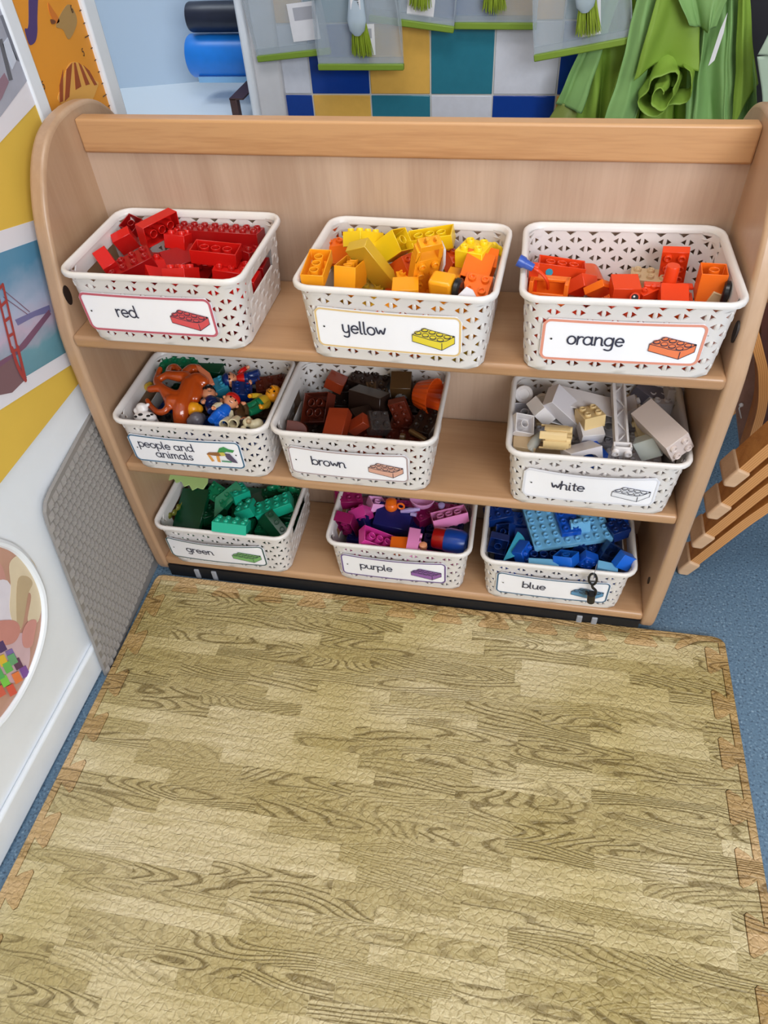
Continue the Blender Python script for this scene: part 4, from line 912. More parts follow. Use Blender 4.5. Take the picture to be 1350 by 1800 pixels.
# --- brown basket
G = 'brown bricks in the basket'
fitted('b1', 'brown', 'large red-brown upturned brick with four tubes at the left of the brown basket')
fitted('b2', 'rust', 'plain rust-brown block lying in the front middle of the brown basket', 'smooth')
fitted('b3', 'rust', 'small orange-brown block near the back left of the brown basket', 'smooth')
fitted('b4', 'dbrown', 'dark brown crate-like box standing across the middle of the brown basket', 'smooth')
fitted('b5', 'rust', 'small orange-brown bar lying at the front of the brown basket', 'smooth')
fitted('b6', 'brown', 'red-brown eight-stud brick tilted at the right of the brown basket')
loose((2, 2, 1), 'brown', 524, 752, Z2+.078, (-40, 10, 6), 'rounded red-brown brick in the front left corner of the brown basket', G, 'curve')
loose((4, 2, 1), 'dbrown', 650, 672, Z2+.075, (10, 5, -12), 'long dark brown brick along the back of the brown basket', G)
loose((3, 2, 1), 'dbrown', 612, 685, Z2+.06, (5, 0, 10), 'dark brown brick behind the crate-like box', G)
loose((2, 2, 2), 'olive', 706, 680, Z2+.09, (20, 0, 5), 'olive-brown arch brick at the back of the brown basket', G, 'arch')
loose((3, 2, 1), 'dbrown', 748, 745, Z2+.065, (5, -10, 75), 'dark brown brick on end by the right rim of the brown basket', G)
loose((2, 2, 1), 'dbrown', 638, 735, Z2+.075, (12, 10, 40), 'dark brown square brick beside the smoky clear piece', G, 'smooth')
loose((2, 2, 1), 'smoke', 664, 744, Z2+.083, (25, 20, 30), 'smoky see-through brick with shiny studs in the brown basket', G)
loose((2, 2, 1), 'olive', 662, 690, Z2+.07, (15, 10, 30), 'olive-brown brick between the long dark brick and the crate', G)
t = empty('toy_branch', pz(715, 765, Z2+.085), 'thin brown toy branch lying at the front right of the brown basket', 'toy piece')
m = MB(); m.tube([pz(704, 768, Z2+.09), pz(712, 769, Z2+.09)], [.006, .006], 14); m.tube([pz(721, 757, Z2+.088), pz(733, 764, Z2+.088), pz(748, 773, Z2+.086)], [.0042, .0042, .0035], 10); world_child(m.build('branch', P['olive']), t)
c = pz(751, 694, Z2+.088); t = empty('toy_cup', c, 'rust-orange fluted toy cake cup lying on its side at the right rim', 'toy cup')
m = MB(); nfl = 22; A = pz(734, 692, Z2+.088); B = pz(764, 698, Z2+.092); ax = (B-A).normalized(); Lc = (B-A).length
Mq = Matrix.Translation(A) @ ax.to_track_quat('Z', 'Y').to_matrix().to_4x4(); m.X = Mq; N2 = nfl*2; v = []
for k, (r, z) in enumerate(((.0, 0), (.019, 0), (.0205, .002), (.030, Lc), (.0285, Lc), (.019, .004), (0, .004))):
    for i in range(N2):
        rr_ = r*(1+(.028 if i % 2 else -.012)*(1 if 1 <= k <= 4 else 0)); v.append((rr_*math.cos(2*PI*i/N2), rr_*math.sin(2*PI*i/N2), z))
m.add(v, [(k*N2+i, k*N2+(i+1) % N2, (k+1)*N2+(i+1) % N2, (k+1)*N2+i) for k in range(6) for i in range(N2)])
world_child(m.build('fluted_wall', P['dorange'], smooth=20), t)
# --- white basket
G = 'white bricks in the basket'
fitted('w1', 'white', 'long plain white slab lying across the back of the white basket', 'smooth')
fitted('w2', 'greyw', 'long pale grey-white brick running diagonally down to the front', 'smooth')
fitted('w2b', 'white', 'white block set on the upper end of the diagonal brick', 'smooth')
fitted('w3', 'white', 'white upturned square brick with one tube at the left rim')
fitted('w4', 'greyw', 'greyish upturned square brick behind the white one at the left rim')
fitted('w5', 'beige', 'beige four-stud brick sitting on top in the middle of the white basket')
fitted('w8', 'beige', 'beige brick on its side with studs to the left, beside the truss')
fitted('w9', 'clear', 'frosted clear square brick at the front of the white basket', 'smooth')
fitted('w10', 'shaded_white', 'tall off-white block tower lying with four studs over the front right corner')  # white plastic, with its pinkish shade put into the base colour
d, loc, rot, sc = FIT['w6']
t = empty('toy_fence', loc, 'cream barrel-shaped toy fence lying on its side at the front of the white basket', 'toy piece', None, rot, sc)
m = MB(); L_ = 2*PH; R_ = .0185
for k in range(8):
    a0, a1 = 2*PI*k/8+.06, 2*PI*(k+1)/8-.06; e = .006 if k % 2 else 0
    q = [(R_*math.cos(a0+(a1-a0)*j/4), R_*math.sin(a0+(a1-a0)*j/4)) for j in range(5)]; q2 = [(p[0]*.88, p[1]*.88) for p in q[::-1]]
    m.prism(q+q2, e, L_-.004+e*.6)
m.lathe([(R_*.86, L_*.2), (R_*.90, L_*.2), (R_*.90, L_*.9), (R_*.86, L_*.9)], 24, True); m.lathe([(0, L_*.85), (R_*.88, L_*.85), (R_*.88, L_*.9), (0, L_*.9)], 24)
bevel(m.build('staves', P['cream'] if False else P['beige'], t, merge=False), .0006, 1)
m = MB()
for k in range(4):
    x2 = m.X.copy(); m.X = Matrix.Translation((.009*(1 if k % 2 else -1), .009*(1 if k > 1 else -1), L_*.9)); m.lathe([(.0053, 0), (.0053, .0065), (.0034, .0065), (.0033, .003), (0, .003)], 14); m.X = x2
m.build('studs', P['beige'], t)
t = empty('toy_truss', pz(1090, 800, Z2+.1), 'white lattice truss tower standing up through the white basket', 'toy truss')
A, B = pz(1092, 783, Z2+.098), pz(1086, 676, Z2+.118); ax = (B-A); Lt = ax.length; ax.normalize(); sx_ = pz(1104, 783, Z2+.098)-pz(1080, 783, Z2+.098); wt = sx_.length*.5; sx_ = (sx_-ax*sx_.dot(ax)).normalized(); nx_ = sx_.cross(ax)
Mt = Matrix((sx_, ax, nx_)).transposed().to_4x4(); Mt.translation = A
m = MB(); m.X = Mt
m.box(-wt, -wt+.0045, 0, Lt, -.008, .008); m.box(wt-.003, wt, 0, Lt, -.008, .008); m.box(-wt, wt, 0, Lt, -.005, -.004)
n_b = 5
for k in range(n_b):
    y0, y1 = Lt*k/n_b, Lt*(k+1)/n_b; xa, xb = (-wt+.003, wt-.002) if k % 2 == 0 else (wt-.002, -wt+.003)
    m.tube([(xa, y0+.002, .002), (xb, y1-.002, .002)], .0013, 4)
world_child(m.build('lattice', P['white'], merge=False), t)
m = MB(); m.X = Mt; m.box(-wt*1.35, wt*1.35, -.0135, -.010, -.008, .010); m.box(-wt*1.35, wt*1.35, -.004, -.001, -.008, .010); m.box(-wt*1.35, -wt*1.35+.003, -.0135, -.001, -.008, .010); m.box(wt*1.35-.003, wt*1.35, -.0135, -.001, -.008, .010); m.box(-wt*1.35, wt*1.35, -.0135, -.001, -.009, -.006)
bb = m.build('base', P['white'], merge=False); world_child(bb, t); bevel(bb, .0006, 1)
m = MB()
for k in (-1, 1):
    m.X = Mt @ Matrix.Translation((k*.009, -.0134, .001)) @ Matrix.Rotation(PI/2, 4, 'X'); m.lathe([(.0053, 0), (.0053, .005), (.0034, .005), (.0033, .002), (0, .002)], 14)
world_child(m.build('studs', P['white']), t)
t = empty('toy_tap', pz(930, 690, Z2+.09), 'white toy piece with two round drums in the back left corner of the white basket', 'toy piece')
for (u, v, z, r) in ((921, 693, .098, .0145), (953, 704, .086, .0115)):
    c = pz(u, v, Z2+z); n_ = ((CAM-c).normalized()+Vector((0, -.15, .1))).normalized(); m = MB(); m.X = Matrix.Translation(c) @ n_.to_track_quat('Z', 'Y').to_matrix().to_4x4(); m.lathe([(0, -.024), (r, -.024), (r, -.002), (r*.92, 0), (r*.6, .0015), (r*.55, .0005), (0, .0012)], 24); world_child(m.build('drum', P['white']), t)
m = MB(); a_, b_ = pz(925, 676, Z2+.075), pz(965, 684, Z2+.075); m.box(a_.x-.012, b_.x+.004, a_.y-.006, a_.y+.012, Z2+.058, Z2+.082); ob = m.build('back_plate', P['white']); bevel(ob, .003, 2); world_child(ob, t)
loose((2, 2, 1), 'tan', 920, 783, Z2+.075, (0, 5, 2), 'plain tan block in the front left corner of the white basket', G, 'smooth')
loose((2, 2, 1), 'white', 1038, 757, Z2+.088, (12, 0, 14), 'white brick under the beige four-stud brick', G, 'smooth')
loose((3, 2, 1), 'greyw', 1022, 797, Z2+.086, (-25, 0, 28), 'white arch with a dark blue inside at the front of the white basket', G, 'arch')
loose((2, 2, 1), 'blue', 1040, 800, Z2+.07, (0, 0, 30), 'dark blue brick under the white arch', G, 'smooth')
loose((3, 2, 2), 'grey', 1140, 697, Z2+.082, (10, 20, -25), 'dark grey block in the back right corner of the white basket', G, 'smooth')
loose((2, 2, 1), 'greyw', 1155, 708, Z2+.084, (0, 10, 20), 'pale peg block next to the dark grey one', G)
loose((2, 2, 2), 'greyw', 1183, 705, Z2+.085, (0, 12, 15), 'off-white wedge against the right rim of the white basket', G, 'slope')
loose((4, 2, 1), 'tan', 1112, 693, Z2+.07, (60, 0, 90), 'tan brick on edge with a row of studs behind the truss', G)
loose((4, 2, 1), 'tan', 1030, 680, Z2+.066, (20, 0, -8), 'long tan brick under the back slab', G)
loose((2, 2, 1), 'white', 1113, 722, Z2+.09, (0, 60, 5), 'white end piece with a stud right of the truss', G)
m = MB(); m.tube([pz(930, 792, Z2+.078), pz(938, 780, Z2+.085), pz(950, 764, Z2+.088)], [.007, .008, .006], 14); o = m.build('clear_tube', P['clear']); tag(o, 'frosted clear tube piece behind the cream barrel fence', 'toy piece')
# --- green basket
G = 'green bricks in the basket'
fitted('g1', 'teal', 'light green eight-stud brick resting over the front rim of the green basket')
fitted('g2', 'teal', 'light green square brick in the middle, lower one of the pair')
fitted('g2b', 'teal', 'light green square brick with a shiny edge, upper one of the pair')
fitted('g3', 'teal', 'long light green brick slanting up to the right rim')
fitted('g5', 'dgreen', 'large dark green plate filling the left half of the green basket', 'smooth')
loose((3, 2, 1), 'green', 388, 871, Z3+.095, (30, 10, -25), 'mid green brick with studs behind the dark plate', G)
o = MB().prism([(-.04, -.022), (.035, .0), (.03, .022), (-.02, .012)], 0, .002).build('green_panel', P['green']); o.location = pz(400, 876, Z3+.1); o.rotation_euler = (.75, -.25, .55); bevel(o, .0006, 1); tag(o, 'thin mid green sheet piece with a bright edge behind the square bricks', 'toy piece')
loose((3, 2, 1), 'dgreen', 480, 924, Z3+.08, (15, 30, -35), 'dark green block in the front right corner of the green basket', G, 'slope')
loose((4, 2, 1), 'dgreen', 456, 882, Z3+.078, (0, 20, 60), 'dark green upright brick right of the square pair', G, 'smooth')
loose((4, 2, 1), 'dgreen', 492, 872, Z3+.075, (10, 0, 20), 'dark green brick behind the long light green one', G)
loose((2, 2, 1), 'dgreen', 425, 905, Z3+.075, (0, 0, 12), 'dark green brick behind the eight-stud brick', G)
loose((3, 2, 1), 'dgreen', 372, 903, Z3+.07, (0, 15, 50), 'dark green brick right of the dark plate', G)
m = MB(); lf = [(-.05, .0), (-.042, -.008), (-.034, -.002), (-.026, -.010), (-.018, -.004), (-.008, -.014), (.0, -.008), (.010, -.018), (.018, -.010), (.030, -.012), (.034, .004), (.03, .02), (-.03, .02)]
m.prism([(p[0], p[1]) for p in lf], -.0015, .0015); o = m.build('lime_grass_piece', P['lime']); o.location = pz(335, 846, Z3+.112); o.rotation_euler = (.35, .1, -.05); bevel(o, .0008, 1); tag(o, 'pale lime scalloped grass piece at the back left of the green basket', 'toy piece')
m = MB()
for k in range(5): m.ball((-.004+.004*k, .012*k-.02, .003*(k % 2)), .007, 8, (.6, 1, 1))
o = remesh(m.build('leaf_piece', plastic('leaf', (110, 110, 40))), .0016); o.location = pz(302, 903, Z3+.078); tag(o, 'olive leafy toy piece down the left side of the green basket', 'toy piece')
m = MB()
for k in range(6): m.ball((.011*k-.028, .004*(k % 2), .005*math.sin(k*2)), .009, 8, (1, .5, 1))
o = remesh(m.build('leaf_piece', P['green']), .0016); o.location = pz(500, 862, Z3+.088); tag(o, 'mid green leafy toy piece at the back right of the green basket', 'toy piece')
# --- purple basket
G = 'pink and purple bricks in the basket'
fitted('p1', 'pink', 'pink upturned eight-stud brick with three tubes at the right of the purple basket')
fitted('p2', 'magenta', 'large magenta upturned brick with three tubes at the front left')
fitted('p3', 'magenta', 'magenta square brick with studs near the left rim of the purple basket')
fitted('p4', 'lpink', 'light pink upturned square brick at the back of the purple basket')
fitted('p5', 'pink', 'pink brick on its side with studs to the right at the front middle')
loose((4, 2, 1), 'dmag', 611, 922, Z3+.08, (0, 70, 80), 'dark magenta brick standing along the left side of the purple basket', G, 'smooth')
loose((3, 2, 1), 'dmag', 612, 877, Z3+.092, (5, 10, 20), 'dark magenta brick in the back left corner of the purple basket', G)
loose((2, 2, 1), 'orange', 703, 962, Z3+.083, (0, 0, 5), 'small orange block between the two front pink bricks', G, 'smooth')
loose((4, 3, 2), 'navy', 692, 916, Z3+.066, (12, 4, -4), 'navy house-shaped block in the middle of the purple basket', G, 'smooth')
loose((3, 2, 1), 'navy', 650, 912, Z3+.068, (0, 25, 60), 'dark purple sloping block beside the navy one', G, 'slope')
loose((3, 2, 1), 'dmag', 750, 905, Z3+.06, (0, 0, 40), 'dark magenta brick sunk behind the side-lying pink brick', G)
t = empty('toy_barrel', pz(798, 952, Z3+.083), 'toy barrel with a blue body and red end by the right front rim', 'toy barrel')
A, B = pz(762, 944, Z3+.083), pz(822, 956, Z3+.083); ax = (B-A).normalized(); Lb = (B-A).length
m = MB(); m.X = Matrix.Translation(A) @ ax.to_track_quat('Z', 'Y').to_matrix().to_4x4(); m.lathe([(0, 0), (.018, .0), (.0195, .003), (.0195, Lb*.34), (0, Lb*.34)], 28); world_child(m.build('red_end', P['dred']), t)
x_ = m.X; m = MB(); m.X = x_; m.lathe([(0, Lb*.34), (.0205, Lb*.34), (.0225, Lb*.45), (.0225, Lb*.8), (.019, Lb*.95), (.012, Lb), (0, Lb)], 28); world_child(m.build('blue_body', plastic('barrel_blue', (18, 62, 150))), t)
t = empty('toy_teapot', pz(688, 889, Z3+.095), 'orange toy teapot with a ring handle at the back of the purple basket', 'toy teapot')
m = MB(); m.ball((0, 0, 0), .0125, 18, (1, 1, .95)); m.lathe([(.009, .008), (.010, .012), (.004, .015), (0, .016)], 18); m.build('body', P['orange'], t)
m = MB(); m.tube([(.0185+.0062*math.cos(a), -.003, .0045+.0068*math.sin(a)) for a in [2*PI*k/16 for k in range(17)]], .0019, 8, False); m.build('handle', P['orange'], t)
o = MB().lathe([(0, -.016), (.010, -.015), (.020, -.006), (.024, .004), (.0225, .0045), (.0185, -.004), (.009, -.013), (0, -.0135)], 28).build('toy_bowl', P['lpink']); o.location = pz(742, 879, Z3+.094); o.rotation_euler = (-.15, .05, 0); tag(o, 'pale pink toy bowl half hidden under the middle shelf', 'toy bowl')
m = MB(); m.tube([pz(704, 899, Z3+.09), pz(720, 897, Z3+.092), pz(738, 895, Z3+.092)], [.003, .0055, .003], 10); m.tube([pz(722, 903, Z3+.089), pz(732, 905, Z3+.089)], [.004, .004], 10); o = m.build('toy_wand', P['lilac'], merge=False); tag(o, 'lilac wand-like toy piece lying behind the navy block', 'toy piece')
o = MB().lathe([(0, -.012), (.0055, -.012), (.0065, .004), (.0075, .006), (.007, .012), (.003, .014), (0, .014)], 16).build('toy_finial', P['flesh']); o.location = pz(744, 965, Z3+.085); tag(o, 'pale pink knob right of the side-lying pink brick', 'toy piece')
o = MB().lathe([(0, -.004), (.006, -.003), (.0065, .003), (0, .005)], 14).build('toy_bead', P['lilac']); o.location = pz(776, 889, Z3+.088); tag(o, 'small lilac knob left of the pink upturned brick', 'toy piece')
# --- blue basket
G = 'blue bricks in the basket'
fitted('u1', 'lblue', 'large light blue stud plate lying across the top of the blue basket')
fitted('u4', 'blue', 'royal blue cube with studs facing right, left of the plate corner')
fitted('u6', 'dblue', 'dark blue upturned square brick at the front left of the blue basket')
fitted('u7', 'dblue', 'dark blue wedge showing its tube behind the upturned square brick')
fitted('u9', 'mblue', 'bright blue upside-down brick hanging its studs over the front rim')
fitted('u10', 'blue', 'royal blue brick tilted behind the hook string')
fitted('u11', 'clearblue', 'see-through dark blue upturned brick at the right of the blue basket')
fitted('u12', 'mblue', 'bright blue brick in the front right corner of the blue basket', 'smooth')
fitted('u13', 'dblue', 'dark blue brick against the right rim behind the plate')
d, loc, rot, sc = FIT['u1']; Mp = Matrix.Translation(loc) @ Euler(rot).to_matrix().to_4x4() @ Matrix.Scale(sc, 4)
def onplate(cx, cy, dims, colr, lab, kind='brick', h0=None):
    p = Mp @ Vector((cx*PS, cy*PS, .45*PH)); place(brick_data(*dims, kind), 'building_brick', colr, p, rot, sc, lab, 'blue bricks in the basket')
fl = 1
qa = Mp.inverted() @ pz(990, 915, loc[2]+.02)
onplate(round(qa.x/PS), round(qa.y/PS*2)/2, (2, 3, .5), 'blue', 'royal blue flat brick pressed onto the light blue plate')
qa = Mp.inverted() @ pz(1023, 927, loc[2]+.02)
onplate(round(qa.x/PS), round(qa.y/PS*2)/2+.2, (2, 1, 1), 'lblue', 'small light blue block pressed onto the plate right of the royal blue one', 'slope')
loose((3, 2, 1), 'dblue', 876, 905, Z3+.085, (5, -10, 15), 'dark blue studded brick in the back left corner of the blue basket', G)
m = MB(); m.prism([(-.034, 0), (.030, 0)]+[(.030*math.cos(a)-.0, .026*math.sin(a)) for a in [k*PI/20 for k in range(1, 11)]]+[(-.02, .012)], -.0012, .0012, 'y'); o = m.build('fin_piece', P['cyan']); bevel(o, .0006, 1)
A, B = pz(884, 986, Z3+.085), pz(911, 931, Z3+.1); vx = (B-A).normalized(); vn = (CAM-A).normalized(); vy = (vn-vx*vn.dot(vx)).normalized(); vz = vx.cross(vy); Mf = Matrix((vx, vy, vz)).transposed().to_4x4(); Mf.translation = (A+B)/2; 
if (Mf.to_3x3() @ Vector((0, 0, 1))).dot(RX) < 0: Mf = Matrix((vx, -vy, -vz)).transposed().to_4x4(); Mf.translation = (A+B)/2
o.matrix_world = Mf; tag(o, 'teal half-round fin piece left of the royal blue cube', 'toy piece')
loose((4, 2, 1), 'dblue', 955, 979, Z3+.08, (178, 0, 8), 'dark upturned brick with two tubes below the plate', G)
loose((3, 2, 1), 'dblue', 1033, 963, Z3+.07, (10, 20, 60), 'dark blue brick under the right end of the plate', G)
loose((2, 2, 1), 'blue', 1090, 925, Z3+.092, (12, 5, 20), 'blue brick at the back right of the blue basket', G)
loose((2, 1, 1), 'lblue', 1066, 1001, Z3+.09, (0, 5, -4), 'light blue block low behind the front rim', G, 'smooth')
loose((3, 1, .4), 'lblue', 955, 991, Z3+.093, (0, 0, 4), 'pale blue strip along the front rim', G, 'smooth')
# hook on a string over the front rim
hk = empty('toy_hook', pz(1041, 1030, SZ[2]+.07), 'black toy crane hook dangling on a string before the blue name card', 'toy hook')
bb_ = BOBJ['blue']; fy = bb_.location.y-BTD/2-.012
s0 = pz(1046, 1000, Z3+.1125); s1 = Vector((py(1044, 1007, fy+.004)))
hp = lambda u, v, d=0: py(u, v, fy-d)
m = MB(); m.tube([pz(1049, 992, Z3+.108), pz(1046, 1003, Z3+.1135), hp(1045, 1008, .0), hp(1043, 1018, .0)], .0006, 6); world_child(m.build('string', mat('grey_thread', rgb(150, 140, 140), .7)), hk)
m = MB(); ring = [hp(1042+7*math.cos(a), 1018+ (9.5)*math.sin(a), .001) for a in [2*PI*k/20 for k in range(21)]]; m.tube(ring, .0020, 8, False); m.tube([hp(1036, 1022, .001), hp(1048, 1022, .001)], .0016, 8); m.tube(catmull([hp(1041, 1028, .001), hp(1042, 1033, .001), hp(1047, 1038, .001), hp(1046, 1045, .001), hp(1040, 1048, .001), hp(1034, 1045, .001), hp(1031, 1040, .001)], 5, False), [.0024]*31, 8)
world_child(m.build('hook', P['black']), hk)
m = MB(); a_, b_ = hp(1039.5, 1044, .001), hp(1038.5, 1057, .001); m.tube([a_, b_], [.0070, .0066], 18); world_child(m.build('weight', P['black']), hk)
# --- buried bricks that the top layer rests on
random.seed(7)
FC = dict(red=('red', 'dred'), yellow=('amber', 'dyellow', 'orange', 'dorange'), orange=('redorange', 'orange', 'dorange'), brown=('brown', 'dbrown', 'olive', 'rust'), white=('white', 'greyw', 'tan'), green=('dgreen', 'green'), purple=('dmag', 'magenta', 'navy'), blue=('dblue', 'blue', 'clearblue'))
for word, cols in FC.items():
    b = BOBJ[word]; layers = 1 if word == 'orange' else 2
    R = b.rotation_euler.to_matrix()
    for ly in range(layers):
        for i in range(3):
            for j in range(4):
                w_, d_ = .0715, .041
                p = Vector(((i-1)*w_+random.uniform(-.002, .002), (j-1.5)*d_+random.uniform(-.001, .001), .004+ly*.0262))
                c = random.choice(cols); k = 'brick' if random.random() < .8 else 'smooth'
                o = place(brick_data(4, 2, 1, k), 'building_brick', c, b.location + R @ p, (0, 0, b.rotation_euler.z+random.uniform(-.05, .05)+(PI if random.random() < .5 else 0)), .94, 'buried brick under the top pieces of the basket marked %s' % word, 'buried bricks in the %s basket' % word)
# ------------------------------------------------------------------ people and animals basket
def frame(c, up, face):
    up = up.normalized(); f = (face-up*face.dot(up)).normalized(); r = up.cross(f)
    M = Matrix((r, f, up)).transposed().to_4x4(); M.translation = c; return M     # local x = figure's left/right, y = front, z = head end
def figure(label, head_px, foot_px, zh, zf, cap, top, legs, sleeve, skin='flesh', capkind='cap', sc=1.0, grp='toy people in the basket', face=None):
    A, B = pz(*head_px, Z2+zh), pz(*foot_px, Z2+zf); L = (A-B).length
    M = frame((A+B)/2, A-B, face or (CAM-A).normalized())
    t = empty('toy_figure', (0, 0, 0), label, 'toy figure', grp); t.matrix_world = M; H = .058*sc; k = H/.058
    hz = .019*k
    m = MB(); m.ball((0, 0, hz), .0122*k, 18, (1, .95, 1)); m.ball((0, .0118*k, hz-.001*k), .0022*k, 8)
    for s in (-1, 1): m.ball((s*.0122*k, 0, hz-.001*k), .0030*k, 8)
    m.build('head', P[skin], t)
    m = MB()
    for s in (-1, 1): m.ball((s*.0046*k, .0106*k, hz+.0016*k), .0017*k, 8)
    m.tube([(-.003*k, .0112*k, hz-.0052*k), (0, .0112*k, hz-.0063*k), (.003*k, .0112*k, hz-.0052*k)], .0005*k, 6); m.build('face_print', P['black'], t)
    m = MB(); m.lathe([(.0128*k, hz+.0035*k), (.0132*k, hz+.005*k), (.0122*k, hz+.0095*k), (.008*k, hz+.0135*k), (0, hz+.015*k)], 20)
    m.ball((0, .0118*k, hz+.0045*k), .0055*k, 10, (1.2, 1, .25)); m.build(capkind, P[cap], t)
    m = MB(); m.tube([(0, 0, .0075*k), (0, 0, .002*k), (0, 0, -.010*k)], [.0062*k, .0095*k, .0112*k], 14)
    for s in (-1, 1): m.tube([(s*.005*k, 0, -.008*k), (s*.0062*k, .001*k, -.020*k), (s*.0066*k, .006*k, -.031*k)], [.0072*k, .0066*k, .0062*k], 12)
    body = m.build('body', [P[legs]], t, merge=False); remesh(body, .0012*k, 3)
    m = MB(); m.tube([(0, .0, .0085*k), (0, 0, .003*k), (0, 0, -.004*k)], [.007*k, .0104*k, .0112*k], 14); m.build('shirt', P[top], t)
    for s in (-1, 1):
        m = MB(); m.tube([(s*.009*k, .001*k, .004*k), (s*.0145*k, .004*k, -.003*k), (s*.0155*k, .009*k, -.010*k)], [.0042*k, .0044*k, .0038*k], 10); m.build('sleeve', P[sleeve], t)
        m = MB(); m.ball((s*.0155*k, .0105*k, -.0125*k), .0036*k, 10); m.tube([(s*.0155*k, .0105*k, -.0125*k), (s*.013*k, .015*k, -.013*k)], [.0026*k, .002*k], 8); m.build('hand', P[skin], t)
    return t
figure('toy boy with a red cap and blue dungarees lying face up in the people basket', (412, 698), (377, 744), .100, .085, 'red', 'mblue', 'mblue', 'cream')
figure('toy figure in a red shirt and blue cap at the back of the people basket', (402, 668), (448, 664), .085, .08, 'dblue', 'red', 'dblue', 'red', face=Vector((.1, -.4, .9)))
figure('toy figure in green trousers with an orange head at the right of the people basket', (478, 695), (448, 716), .088, .082, 'amber', 'dyellow', 'green', 'dyellow', 'amber', sc=1.05, face=Vector((-.2, -.5, .9)))
figure('toy figure in blue with a grey sleeve left of the boy with the red cap', (366, 690), (376, 722), .085, .08, 'black', 'dblue', 'dblue', 'grey', face=Vector((.5, -.5, .6)))
figure('toy figure in an olive top half under the boy with the red cap', (430, 745), (418, 722), .078, .08, 'dbrown', 'olive', 'olive', 'olive', face=Vector((.1, -.6, .9)))
# big glossy climbing-tree toy
M_TREE = mat('plastic_tree', rgb(186, 74, 22), .18, .6, coat=.5)
def bz(u, v, z): return pz(220+u/8.4375, 620+v/8.4375, Z2+z)
t = empty('toy_tree_stump', bz(800, 700, .085), 'large glossy orange-brown toy tree with looping branches in the people basket', 'toy tree')
m = MB()
def br_(pts, r0, r1):
    q = catmull([bz(*p) for p in pts], 6, False); n = len(q); m.tube(q, [r0+(r1-r0)*i/(n-1) for i in range(n)], 12)
    for p_, r in ((q[0], r0), (q[-1], r1)): m.ball(p_, r, 10)
br_([(840, 1010, .066), (830, 900, .078), (850, 760, .088), (900, 620, .094), (960, 480, .098)], .014, .015)
br_([(960, 480, .098), (900, 370, .102), (780, 350, .106), (640, 330, .106)], .0125, .0075)
br_([(640, 330, .106), (660, 240, .100), (740, 210, .098), (800, 260, .098)], .0060, .006)
br_([(880, 620, .094), (760, 640, .096), (640, 590, .098), (540, 520, .1), (470, 430, .1), (490, 330, .1), (520, 240, .104)], .011, .0045)
br_([(640, 330, .106), (560, 360, .104), (480, 420, .1)], .006, .006)
br_([(560, 530, .1), (460, 530, .1), (370, 540, .098)], .007, .006)
br_([(560, 560, .098), (620, 680, .094), (640, 790, .09), (580, 870, .086), (480, 880, .084), (380, 790, .084), (330, 710, .088)], .007, .0045)
br_([(700, 720, .092), (800, 720, .09)], .013, .014)
br_([(960, 480, .098), (1060, 400, .1), (1160, 440, .098)], .014, .011)
br_([(900, 300, .102), (980, 240, .1), (1080, 240, .1)], .009, .008)
br_([(1000, 420, .1), (1080, 560, .094), (1050, 680, .088)], .010, .008)
o = m.build('branches', M_TREE, merge=False); world_child(o, t); remesh(o, .0017, 4)
m = MB(); q = [bz(u, v, z) for u, v, z in ((1040, 180, .106), (1140, 230, .108), (1260, 310, .102), (1330, 470, .094), (1250, 490, .094), (1170, 380, .1), (1080, 270, .104))]
m.add([p + Vector((0, 0, .002)) for p in q]+[p - Vector((0, 0, .002)) for p in q], [tuple(range(7)), tuple(range(7, 14))[::-1]]+[(i, 7+i, 7+(i+1) % 7, (i+1) % 7) for i in range(7)])
o = m.build('bark_flap', mat('plastic_bark', rgb(214, 122, 84), .35)); bevel(o, .001, 2); world_child(o, t)
# cow, grey ball animal, and small bits
A = bz(300, 960, .088)
t = empty('toy_cow', A, 'white toy cow with black spots at the front left corner of the people basket', 'toy animal')
m = MB(); m.ball((0, 0, 0), .012, 14, (1.7, .9, .85)); m.ball((-.008, .012, .009), .0095, 14, (1.1, .9, 1)); m.ball((-.018, .010, .004), .006, 12); m.ball((.002, .016, .014), .003, 8)
for s in (-1, 1): m.tube([(s*.012, -.006, -.004), (s*.013, -.010, -.016)], [.004, .0034], 8)
for s in (-1, 1): m.tube([(s*.012, .006, -.004), (s*.013, .008, -.016)], [.004, .0034], 8)
remesh(m.build('body', P['white'], t, merge=False), .0014, 3)
m = MB()
for p_, r in (((-.004, -.004, .0088), .0032), ((.009, -.004, .0075), .0028), ((.013, .0, .0072), .0024), ((-.012, -.006, .0055), .0026), ((.004, -.0095, .004), .0026)): m.ball(p_, r, 8, (1.4, 1, .5))
m.build('spots', P['black'], t)
def blob(name, label, cat, bits, colr):
    m = MB()
    for (u, v, z, r, s) in bits: m.ball(bz(u, v, z), r, 12, s)
    c = sum((bz(b[0], b[1], b[2]) for b in bits), Vector())/len(bits)
    for i, v_ in enumerate(m.v): m.v[i] = v_-c
    o = remesh(m.build(name, P[colr], merge=False), .0014, 3); o.location = c; tag(o, label, cat); return o
blob('toy_lion', 'yellow toy lion cub curled beside the orange-brown trunk', 'toy animal', [(1010, 830, .08, .012, (1, 1, 1)), (1090, 830, .078, .008, (1, 1, 1)), (960, 870, .078, .007, (1, 1, 1)), (1060, 770, .086, .004, (1, 1, 1))], 'amber')
blob('toy_elephant', 'grey toy elephant near the front rim beside the orange-brown trunk', 'toy animal', [(1060, 990, .076, .013, (1, 1, 1)), (990, 1020, .074, .009, (1, 1, 1)), (1130, 960, .074, .008, (1, 1, 1))], 'grey')
blob('toy_chick', 'small yellow toy chick at the left side of the people basket', 'toy animal', [(345, 510, .088, .0075, (1, 1, 1)), (370, 470, .09, .005, (1, 1, 1))], 'dyellow')
def b2(u, v, z): return pz(340+u/8.4375, 630+v/8.4375, Z2+z)
